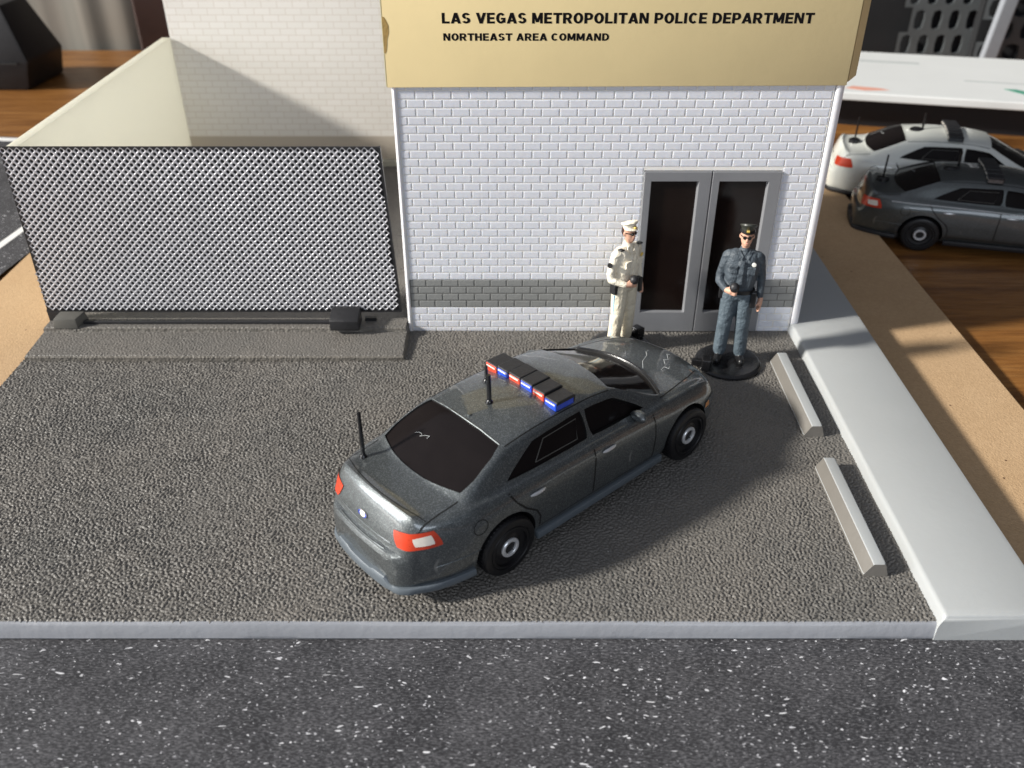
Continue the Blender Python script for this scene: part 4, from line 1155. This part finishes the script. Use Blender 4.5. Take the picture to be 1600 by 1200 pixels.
swg = {'metallic_charcoal_paint': 'paintgrey', 'red_lens_paint': 'redlens', 'blue_lens_paint': 'lens_dark', 'slate_blue_grey_plastic': 'paintgrey'}
def bgcar(loc, rz, paintkey, label):
    sw = {'metallic_charcoal_paint': paintkey, 'metallic_grey_paint': paintkey, 'blue_lens_paint': 'lens_dark', 'slate_blue_grey_plastic': 'matteblack'}
    c = copy_tree(car, None, sw)
    drop = [ch for ch in c.children if ch.name.startswith('aerial')]
    for ch in (drop[0], drop[2]): bpy.data.objects.remove(ch)
    c.location = loc; c.rotation_euler = (0, 0, rz); tag(c, label, 'toy car', 'toy police cars')
    for ch in c.children:
        if ch.name.startswith('light_bar'):
            for g in ch.children:
                if g.name.startswith('lamp_cell'):
                    g.data = g.data.copy(); g.data.materials[0] = M['lens_dark']
    if paintkey == 'paintwhite':
        for ch in c.children:
            for g in ch.children:
                if g.name.startswith('reversing_lens'): g.data = g.data.copy(); g.data.materials[0] = M['redlens']
    for ch in c.children:
        if ch.name.startswith('belt_crease'): ch.data = ch.data.copy(); ch.data.materials[0] = M['chrome']  # silver on the crease paints the bright belt-line highlight
    # disc pucks under the boot aerial and on the roof
    b = MB(); b.lathe([(0, .09), (.12, .09), (.17, .06), (.18, -.03)], (.75, .0, 1.60), 'z', 20); b.build('aerial_base', 'blackplastic', c, True)
    b = MB(); b.tube([(.75, 0, 1.64), (.76, .02, 2.35)], .026, 8); b.build('aerial', 'blackplastic', c, True)
    b = MB(); b.lathe([(0, .11), (.14, .10), (.20, .06), (.21, -.03)], (2.45, .0, 2.06), 'z', 20); b.build('roof_dome', 'blackplastic', c, True)
    return c
bgcar((9.78, 24.65, -.60), R(-15), 'paintgrey', 'grey toy police car behind the fibreboard, in front of the white toy car').scale = (1, 1, .93)
bgcar((9.90, 27.62, -.60), R(-15), 'paintwhite', 'white toy police car furthest back, beyond the grey toy car')

# ------------------------------------------------------------------ figures
def figure(name, label, loc, rz, prims, mats, voxel=.017):
    """prims: (material index, [(point, radius)...]) tapered limbs merged into one skin"""
    root = thing(name, label, 'figurine', loc, rz)
    bm = bmesh.new()
    def cap(p, q, r0, r1, sy=1.0):
        p, q = Vector(p), Vector(q); n = 14
        d = q - p; l = d.length
        M_ = Matrix.Translation(p) @ d.to_track_quat('Z', 'Y').to_matrix().to_4x4() if l > 1e-6 else Matrix.Translation(p)
        rings = []
        for a in range(6): t = -math.pi / 2 + (math.pi / 2) * a / 5; rings.append((r0 * math.cos(t) + 1e-4, r0 * math.sin(t)))
        for a in range(6): t = (math.pi / 2) * a / 5; rings.append((r1 * math.cos(t) + 1e-4, l + r1 * math.sin(t)))
        vv = []
        for r_, h in rings: vv.append([bm.verts.new(M_ @ Vector((r_ * math.cos(2 * math.pi * k / n), r_ * math.sin(2 * math.pi * k / n), h))) for k in range(n)])
        for i in range(len(vv) - 1):
            for k in range(n): bm.faces.new((vv[i][k], vv[i][(k + 1) % n], vv[i + 1][(k + 1) % n], vv[i + 1][k]))
        bm.faces.new(vv[0][::-1]); bm.faces.new(vv[-1])
    for mi, ch in prims:
        for (p, r0), (q, r1) in zip(ch[:-1], ch[1:]): cap(p, q, r0, r1)
    me = bpy.data.meshes.new('body'); bmesh.ops.recalc_face_normals(bm, faces=bm.faces[:]); bm.to_mesh(me); bm.free()
    o = bpy.data.objects.new('body', me); COL.objects.link(o)
    md = o.modifiers.new('r', 'REMESH'); md.mode = 'VOXEL'; md.voxel_size = voxel; md.use_smooth_shade = True
    sm = o.modifiers.new('s', 'SMOOTH'); sm.iterations = 2; sm.factor = .5
    dg = bpy.context.evaluated_depsgraph_get(); dg.update()
    nm = bpy.data.meshes.new_from_object(o.evaluated_get(dg)); bpy.data.objects.remove(o); nm.name = 'body'
    nm.materials.clear()
    for q in mats: nm.materials.append(M[q])
    def dist(c, p, r0, q, r1):
        d = q - p; t = max(0, min(1, (c - p).dot(d) / max(d.dot(d), 1e-9))); return (c - (p + d * t)).length - (r0 + (r1 - r0) * t)
    segs = [(mi, Vector(p), r0, Vector(q), r1) for mi, ch in prims for (p, r0), (q, r1) in zip(ch[:-1], ch[1:])]
    for f in nm.polygons:
        c = f.center
        f.material_index = min(segs, key=lambda s_: dist(c, *s_[1:]))[0]
    nm.shade_smooth()
    o = bpy.data.objects.new('body', nm); COL.objects.link(o); o.parent = root
    return root, o

def officer(name, label, loc, rz, mats, tan):
    # local frame: faces -y, x to the figure's left; skin 0, shirt 1, trousers 2, boots 3
    Z = .10
    def p(x, y, z): return (x, y, z + Z)
    prims = [
        (2, [(p(-.15, .0, 1.42), .18), (p(-.19, -.02, .80), .145), (p(-.21, .03, .20), .135)]),
        (2, [(p(.14, .0, 1.42), .18), (p(.17, .0, .80), .145), (p(.20, .05, .20), .135)]),
        (2, [(p(-.10, 0, 1.45), .18), (p(.10, 0, 1.45), .18)]),
        (3, [(p(-.21, .02, .07), .085), (p(-.25, -.20, .055), .07)]),
        (3, [(p(.20, .04, .07), .085), (p(.25, -.18, .055), .07)]),
        (1, [(p(-.10, .0, 1.62), .18), (p(-.13, .0, 1.95), .20), (p(-.15, .01, 2.16), .17)]),
        (1, [(p(.10, .0, 1.62), .18), (p(.13, .0, 1.95), .20), (p(.15, .01, 2.16), .17)]),
        (1, [(p(-.27, .01, 2.19), .115), (p(.27, .01, 2.19), .115)]),
        (1, [(p(0, -.04, 1.60), .16), (p(0, -.07, 2.05), .15)]),
        (1, [(p(0, 0, 2.22), .14), (p(0, .0, 2.36), .095)]),
        (0, [(p(0, -.005, 2.34), .075), (p(0, -.02, 2.50), .085)]),
        (0, [(p(0, -.03, 2.52), .105), (p(0, .0, 2.66), .125)]),
        (0, [(p(0, -.10, 2.47), .05), (p(0, -.11, 2.50), .045)]),
        (0, [(p(0, -.12, 2.61), .018), (p(0, -.158, 2.555), .024)]),
        (0, [(p(-.128, .01, 2.60), .022), (p(-.128, .01, 2.56), .018)]),
        (0, [(p(.128, .01, 2.60), .022), (p(.128, .01, 2.56), .018)]),
        # its right arm bent, hand at the belly
        (1, [(p(-.31, .02, 2.17), .105), (p(-.40, .06, 1.78), .085), (p(-.40, .02, 1.66), .085), (p(-.27, -.22, 1.60), .068)]),
        (0, [(p(-.25, -.25, 1.60), .055), (p(-.17, -.30, 1.60), .062)]),
        # its left arm hanging by the hip
        (1, [(p(.31, .02, 2.17), .105), (p(.40, .04, 1.78), .085), (p(.42, -.02, 1.45), .068)]),
        (0, [(p(.44, -.04, 1.38), .052), (p(.43, -.07, 1.29), .055)]),
        (0, [(p(.41, -.10, 1.34), .020), (p(.36, -.14, 1.27), .018)]),
    ]
    for k in range(4):
        L_ = (.10, .12, .11, .09)[k]
        prims.append((0, [(p(.455 - .01 * k, -.10 + .038 * k, 1.26), .021), (p(.445 - .01 * k, -.12 + .035 * k, 1.26 - L_ * .55), .019), (p(.42 - .01 * k, -.13 + .035 * k, 1.26 - L_), .017)]))
        prims.append((0, [(p(-.17, -.33 + .004 * k, 1.645 - .030 * k), .021), (p(-.10 + (.01, .02, .015, 0)[k], -.375 + .004 * k, 1.64 - .030 * k), .019), (p(-.055, -.34, 1.63 - .028 * k), .016)]))
    prims.append((0, [(p(-.20, -.27, 1.66), .024), (p(-.14, -.28, 1.70), .020)]))
    root, body = figure(name, label, loc, rz, prims, mats)
    shirt, capm = ('tanshirt', 'tanshirt') if tan else ('navyshirt', 'navycap')
    # peaked cap
    b = MB()
    hz = 2.70 + Z
    b.lathe([(.0, .085), (.10, .088), (.165, .078), (.178, .062), (.160, .04), (.138, .022), (.136, -.03)], (0, -.0, hz), 'z', 24)
    for i in range(len(b.v)):
        x, y, z = b.v[i]; b.v[i] = (x * .92, y * 1.0, z + .04 + .45 * (-y) * max(0, (z - hz) / .10))
    cap_ = b.build('cap', capm, root, True)
    b = MB(); n = 12; vs = []
    for k in range(n + 1):
        t = math.pi + math.pi * k / n
        x, y = math.cos(t), math.sin(t)
        vs += [(x * .135, y * .13, hz + .03), (x * .145, y * .185 - .01, hz + .0), (x * .145, y * .185 - .01, hz - .01), (x * .135, y * .13, hz + .015)]
    b.add(vs, [(k * 4 + j, k * 4 + (j + 1) % 4, k * 4 + 4 + (j + 1) % 4, k * 4 + 4 + j) for k in range(n) for j in range(4)])
    b.build('peak', 'tanshirt' if tan else 'boot', cap_, True)
    b = MB(); b.box((-.03, -.185, hz + .02), (.03, -.13, hz + .06), bev=.01); b.build('cap_badge', 'gold', cap_)
    # sunglasses
    b = MB()
    for s in (-1, 1):
        b.lathe([(0, -.0), (.034, -.0), (.036, .012), (.0, .02)], (s * .045, -.150, 2.605 + Z), 'y', 12)
        b.tube([(s * .075, -.135, 2.615 + Z), (s * .128, -.02, 2.615 + Z)], .009, 5)
    b.tube([(-.02, -.152, 2.612 + Z), (.02, -.152, 2.612 + Z)], .009, 5)
    b.build('sunglasses', 'blackplastic', root, True)
    b = MB(); b.tube([(-.028, -.142, 2.505 + Z), (0, -.152, 2.503 + Z), (.028, -.142, 2.505 + Z)], .009, 5); b.build('mouth', 'redink', root, True)
    b = MB(); b.lathe([(.0, .0), (.118, -.02), (.125, -.10), (.10, -.17)], (0, .035, 2.70 + Z), 'z', 18); b.build('hair', 'darkwood', root, True)
    # belt, holster, pouches
    b = MB(); n = 28; vs = []
    for k in range(n):
        t = 2 * math.pi * k / n; vs += [(.305 * math.cos(t), .215 * math.sin(t) - .005, 1.50 + Z), (.315 * math.cos(t), .225 * math.sin(t) - .005, 1.53 + Z), (.305 * math.cos(t), .215 * math.sin(t) - .005, 1.58 + Z)]
    b.add(vs, [(k * 3 + j, ((k + 1) % n) * 3 + j, ((k + 1) % n) * 3 + j + 1, k * 3 + j + 1) for k in range(n) for j in (0, 1)])
    bt = b.build('belt', 'leather', root, True)
    b = MB(); b.box((.24, -.19, 1.24 + Z), (.345, -.06, 1.56 + Z), bev=.02); b.build('holster', 'leather', bt)
    b = MB(); b.box((-.38, -.08, 1.33 + Z), (-.29, .08, 1.57 + Z), bev=.02); b.build('pouch', 'leather', bt)
    # shirt details: collar, pockets, button placket, badge
    b = MB()
    for s in (-1, 1):
        b.add([(s * .01, -.165, 2.24 + Z), (s * .10, -.10, 2.36 + Z), (s * .135, -.12, 2.29 + Z), (s * .07, -.19, 2.19 + Z), (s * .01, -.15, 2.24 + Z), (s * .10, -.08, 2.36 + Z), (s * .135, -.10, 2.29 + Z), (s * .07, -.17, 2.19 + Z)],
              [(0, 1, 2, 3), (4, 5, 6, 7), (0, 1, 5, 4), (1, 2, 6, 5), (2, 3, 7, 6), (3, 0, 4, 7)])
        b.box((s * .17 - .075, -.215, 1.92 + Z), (s * .17 + .075, -.175, 2.06 + Z), bev=.012)
        b.box((s * .17 - .08, -.225, 2.03 + Z), (s * .17 + .08, -.18, 2.075 + Z), bev=.01)
    b.box((-.022, -.235, 1.62 + Z), (.022, -.20, 2.18 + Z), bev=.008)
    b.build('shirt_front', shirt, root)
    b = MB(); b.lathe([(0, .0), (.04, .003), (.045, .012)], (.20, -.225, 2.13 + Z), 'y', 12); b.build('chest_badge', 'gold' if tan else 'badgewhite', root, True)
    # round black object held at the belly
    b = MB(); bm = bmesh.new(); bmesh.ops.create_uvsphere(bm, u_segments=16, v_segments=10, radius=.095); b.bm(bm, 0, Matrix.Translation((-.11, -.33, 1.70 + Z)))
    b.lathe([(.0, -.09), (.07, -.09), (.075, .02), (.0, .03)], (-.11, -.33, 1.72 + Z), 'z', 16)
    h = b.build('held_radio', 'matteblack', root, True)
    if tan:
        b = MB()
        b.tube([(-.325, -.02, 1.30 + Z), (-.318, -.02, .80 + Z), (-.33, .02, .20 + Z)], .016, 6); b.build('trouser_stripe', 'stripe', root, True)
        b = MB(); b.lathe([(0, -.0), (.055, -.004), (.06, .01)], (0, 0, 0), 'y', 12)
        o = b.build('shoulder_patch', 'leather', root, True); o.location = (-.505, -.0, 2.02 + Z); o.rotation_euler = (0, 0, R(-75))
        for s in (-1, 1):
            b = MB(); b.box((s * .27 - .05, -.12, 2.295 + Z), (s * .27 + .05, -.02, 2.33 + Z), bev=.01); b.build('epaulette', 'leather', root)
    # round display base with a lug
    b = MB(); b.lathe([(0, .085), (.60, .085), (.65, .07), (.685, .04), (.69, .0), (.69, -.0)], (.0, -.0, .005), 'z', 44)
    b.build('display_base', 'blackplastic', root, True)
    return root
o1 = officer('police_officer_figurine', 'cream-uniformed figurine behind the charcoal car, beside the left door', (2.33, 16.62, 0.008), R(42), ['skin', 'tanshirt', 'tantrouser', 'boot'], True)
o2 = officer('police_officer_figurine', 'slate-uniformed figurine on a black round base before the right door', (4.53, 16.02, 0.008), R(-12), ['skin', 'navyshirt', 'navytrouser', 'boot'], False)
for o_, (lx, ly) in ((o1, (.58, .02)), (o2, (-.45, -.42))):
    b = MB(); b.box((lx - .09, ly - .12, .06), (lx + .09, ly + .12, .30), bev=.02); b.box((lx - .30, ly + .05, .06), (lx + .02, ly + .14, .20), bev=.02)
    k = b.build('base_lug', 'blackplastic', o_)

# ------------------------------------------------------------------ desk background
# black box-shaped thing at the far left
sp = thing('black_desk_speaker', 'black slope-sided desk gadget at the far left on the wooden desk', 'gadget', (-23.0, 40.6, -.6))
b = MB()
b.add([(-3, -1.6, 0), (2.35, -1.6, 0), (2.6, 1.4, 0), (-3, 1.4, 0), (-3, -1.85, 1.2), (2.7, -1.75, 1.2), (2.85, 1.4, 1.2), (-3, 1.5, 1.2), (-3, -1.3, 3.4), (1.9, -1.2, 3.35), (2.0, .9, 3.35), (-3, 1.0, 3.4)],
      [(3, 2, 1, 0), (0, 1, 5, 4), (1, 2, 6, 5), (2, 3, 7, 6), (3, 0, 4, 7), (4, 5, 9, 8), (5, 6, 10, 9), (6, 7, 11, 10), (7, 4, 8, 11), (8, 9, 10, 11)])
b.build('shell', 'matteblack', sp, bev=.14)
b = MB(); b.prism([(-2.6, -1.95), (2.3, -1.88), (2.3, -1.80), (-2.6, -1.80)], 1.14, 1.20); b.build('seam_line', 'seam', sp)
# wall, curtain, dark post
b = MB(); b.box((-60, 52, -30), (60, 52.5, 40)); b.build('room_wall', 'darkcloth').__setitem__('kind', 'structure')
b = MB(); pts = []; N = 260
for i in range(N + 1):
    x = -40 + 24.2 * i / N
    pts.append((x, 46.9 + .10 * math.sin(x * 1.3) + .05 * math.sin(x * 3.1 + 1)))
vs = [(x, y, -14) for x, y in pts] + [(x, y, 18) for x, y in pts] + [(x, y + .05, -14) for x, y in pts] + [(x, y + .05, 18) for x, y in pts]
k = N + 1
b.add(vs, [(i, i + 1, k + i + 1, k + i) for i in range(N)] + [(2 * k + i, 3 * k + i, 3 * k + i + 1, 2 * k + i + 1) for i in range(N)] + [(k + i, k + i + 1, 3 * k + i + 1, 3 * k + i) for i in range(N)])
tag(b.build('curtain', 'curtain', None, True), 'grey curtain hanging in soft folds behind the desk', 'curtain')
b = MB(); b.box((-17.9, 45.0, -.6), (-16.2, 46.0, 14), bev=.15)
tag(b.build('dark_wooden_post', 'darkwood'), 'dark brown upright post behind the brick wall, at the curtain edge', 'post')
# white printed box on the right with a black support painting the shade under its lid
wb = thing('white_cardboard_box', 'flat white cardboard box with faint red and green print beyond the toy cars', 'box', (17.2, 34.3, -.6), R(-13))
b = MB(); b.box((-6.2, -1.9, 1.15), (9.0, 4.75, 1.45), bev=.05); b.build('lid', 'whitecard', wb)
b = MB(); b.box((-5.6, -1.0, 0), (8.6, 4.4, 1.15)); b.build('shade_support', 'backing', wb)  # near-black colour paints the shadow beneath the overhanging lid
def decal(pts, m_, nm='print'):
    b = MB(); b.prism(pts, 1.451, 1.456); b.build(nm, m_, wb)
decal([(1.10, -.20), (1.55, -.15), (2.9, -1.25), (2.55, -1.38), (1.8, -.95)], 'greenink')
decal([(-4.6, -1.35), (-4.3, -1.0), (-3.3, -1.12), (-3.0, -1.32), (-3.9, -1.55)], 'redink')
decal([(-4.5, 2.9), (-1.4, 2.9), (-1.4, 3.25), (-4.5, 3.25)], 'greyink')
decal([(-.1, .6), (3.4, .55), (3.4, .75), (-.1, .8)], 'greyink')
# lattice crate and post in the upper right
cr_ = thing('lattice_crate', 'dark grey plastic crate with rounded holes and a pale upright, behind the white box', 'crate', (21, 43.4, -.6))
b = MB()
def hexgrid(b, x0, x1, z0, z1, px, pz, hw, hh, y0, y1):
    """perforated sheet: cells with an octagonal opening"""
    j = 0; z = z0
    while z < z1:
        x = x0 - (px / 2 if j % 2 else 0)
        while x < x1:
            o_ = [(x, z), (x + px / 2, z), (x + px, z), (x + px, z + pz / 2), (x + px, z + pz), (x + px / 2, z + pz), (x, z + pz), (x, z + pz / 2)]
            cx, cz = x + px / 2, z + pz / 2
            i_ = [(cx + hw * math.copysign(abs(math.cos(t)) ** .6, math.cos(t)) if abs(math.cos(t)) > 1e-6 else cx, cz + hh * (math.copysign(abs(math.sin(t)) ** .6, math.sin(t)) if abs(math.sin(t)) > 1e-6 else 0)) for t in [math.radians(a) for a in (225, 270, 315, 0, 45, 90, 135, 180)]]
            vs = [(a, y0, c) for a, c in o_] + [(a, y0, c) for a, c in i_] + [(a, y1, c) for a, c in i_]
            b.add(vs, [(k, (k + 1) % 8, 8 + (k + 1) % 8, 8 + k) for k in range(8)] + [(8 + k, 8 + (k + 1) % 8, 16 + (k + 1) % 8, 16 + k) for k in range(8)])
            x += px
        z += pz; j += 1
hexgrid(b, 1.2, 9.0, -1.0, 7.0, 1.15, .98, .40, .40, 0.3, .55)
b.build('side_panel', 'lattice', cr_)
b = MB(); hexgrid(b, -2.3, .6, -1.0, 7.0, .82, 1.1, .24, .44, 1.2, 1.45)
b.build('side_panel', 'lattice', cr_)
b = MB(); b.box((.85, -.15, -1), (1.55, .25, 8), bev=.08); o = b.build('upright', 'steelgrey', cr_); o.rotation_euler = (0, R(6), 0)
b = MB(); b.prism([(-8, 1.6), (.75, 1.6), (.75, .7), (9.5, .7), (9.5, 5), (-8, 5)], -1, 7); b.build('dark_contents', 'darkcloth', cr_)
o2.scale = (1.0, 1.02, 1.07)
